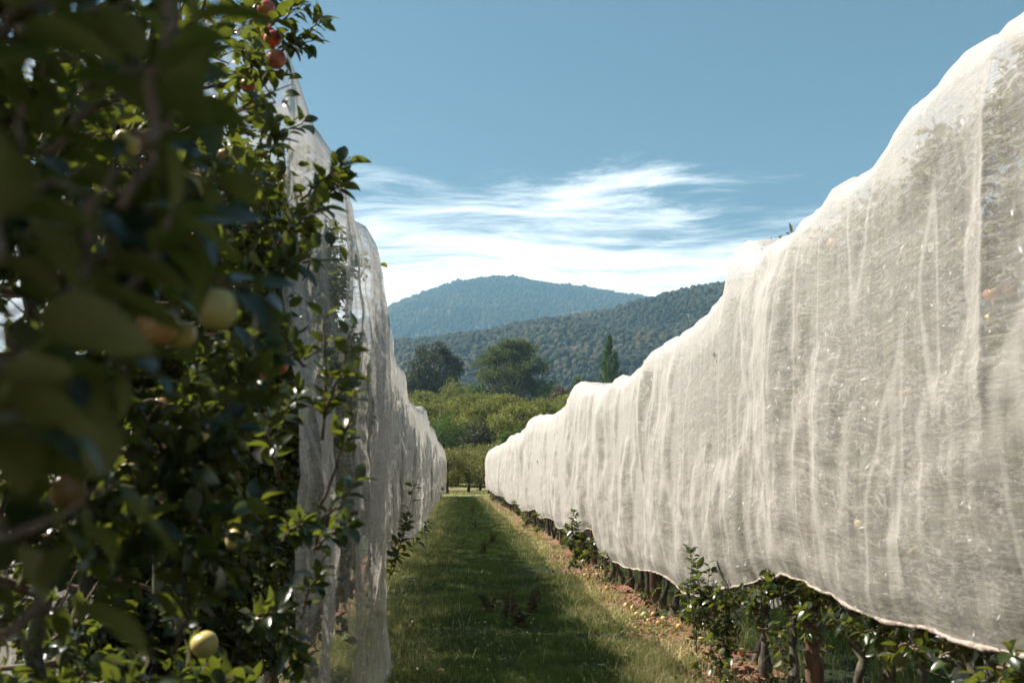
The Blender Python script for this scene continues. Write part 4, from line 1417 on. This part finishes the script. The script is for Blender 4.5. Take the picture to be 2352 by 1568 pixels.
def poplar(seed, h, w_):
    r = np.random.default_rng(seed)
    root = thing('poplar_tree', 'x', 'tree')
    tk = Acc()
    Q = curve_pts((0, 0, -.3), (0.1, 0, h * .95), 12, .03, r)
    tk.tube(Q, np.linspace(.32, .04, 12), 8)
    obj('trunk', tk.mesh('trunk', M_BARK_PALE, True), root)
    n = 13000
    nsp = 90
    P, T = [], []
    for k_ in range(nsp):
        f = r.uniform(.04, .93)
        a_ = r.uniform(0, 6.28)
        wv_ = w_ * .5 * math.sin(math.pi * min(1, (f + .12)) ** .75) ** .8 * r.uniform(.45, 1.0)
        L = h * r.uniform(.09, .17)
        m_ = n // nsp
        t_ = r.uniform(0, 1, m_)
        c0 = np.array([math.cos(a_) * wv_ * .55, math.sin(a_) * wv_ * .55, f * h])
        dd = np.array([math.cos(a_) * wv_ * .45, math.sin(a_) * wv_ * .45, L])
        pp = c0 + dd * t_[:, None] + r.normal(size=(m_, 3)) * np.array([.30, .30, .35]) * (1 - t_[:, None] * .6)
        P.append(pp)
        T.append(np.clip(r.normal(.45, .2, m_) + r.uniform(-.15, .15), 0, 1))
    P, T = np.vstack(P), np.concatenate(T)
    P = P[P[:, 2] < h * 1.01]
    T = T[:len(P)]
    V, F = scatter(LEAF_LO, P, rand_dirs(len(P), .6, r), rand_dirs(len(P), 0, r), .36 * r.uniform(.6, 1.3, len(P)))
    obj('crown', make_mesh('crown', V, F, M_LEAF_GREEN, {'tint': np.repeat(T, len(LEAF_LO[0]))}), root)
    return root


p = at_y(1401, 900, 230)
put(poplar(711, 24, 8.2), p[0], 230, 'tall narrow dark poplar rising above the right hand net')
p = at_y(1384, 900, 232)
put(poplar(712, 13.0, 3.4), p[0], 233, 'shorter narrow poplar touching the left side of the tall one')
for k, (u, v, y, ht, wd_, mt_, lb) in enumerate([(1330, 853, 240, 13, 5.5, M_LEAF_GREEN, 'small round green tree left of the poplar'),
                                                 (1290, 882, 215, 10, 8, M_LEAF_RUST, 'rusty brown tree between the big gum and the poplar'),
                                                 (1320, 895, 210, 9, 6, M_LEAF_GREEN, 'dark green tree below the small round one'),
                                                 (1455, 842, 250, 14, 9, M_LEAF_DARK, 'loose dark tree just right of the poplar'),
                                                 (1500, 850, 240, 12, 9, M_LEAF_DARK, 'dark tree showing above the net farther right of the poplar'),
                                                 (1042, 862, 225, 11, 9, M_LEAF_OLIVE, 'bushy olive tree at the foot of the dark gum tree'),
                                                 (1090, 868, 235, 10, 7, M_LEAF_GREEN, 'green tree filling the gap between the two gum trees'),
                                                 (1260, 880, 240, 10, 8, M_LEAF_GREEN, 'green tree right under the big domed gum tree'),
                                                 (940, 850, 240, 12, 8, M_LEAF_DARK, 'dark tree left of the dark gum tree above the left net'),
                                                 (1365, 862, 260, 10, 7, M_LEAF_DARK, 'dark low tree behind the poplar foot'),
                                                 (1560, 840, 250, 13, 10, M_LEAF_DARK, 'dark tree hidden behind the right hand net'),
                                                 (880, 850, 245, 13, 10, M_LEAF_DARK, 'dark tree hidden behind the left hand net')]):
    p = at_y(u, v, y)
    top_h = p[2] - float(gz(p[0], y))
    s_ = max(top_h / ht, .3)
    o = broad_tree('broad_tree', 720 + k, ht, wd_, 1.0, mt_, M_BARK, 44, 5200, .42, .85, .2, low=.35)
    put(o, p[0], y, lb, s=1.0, sz=s_)
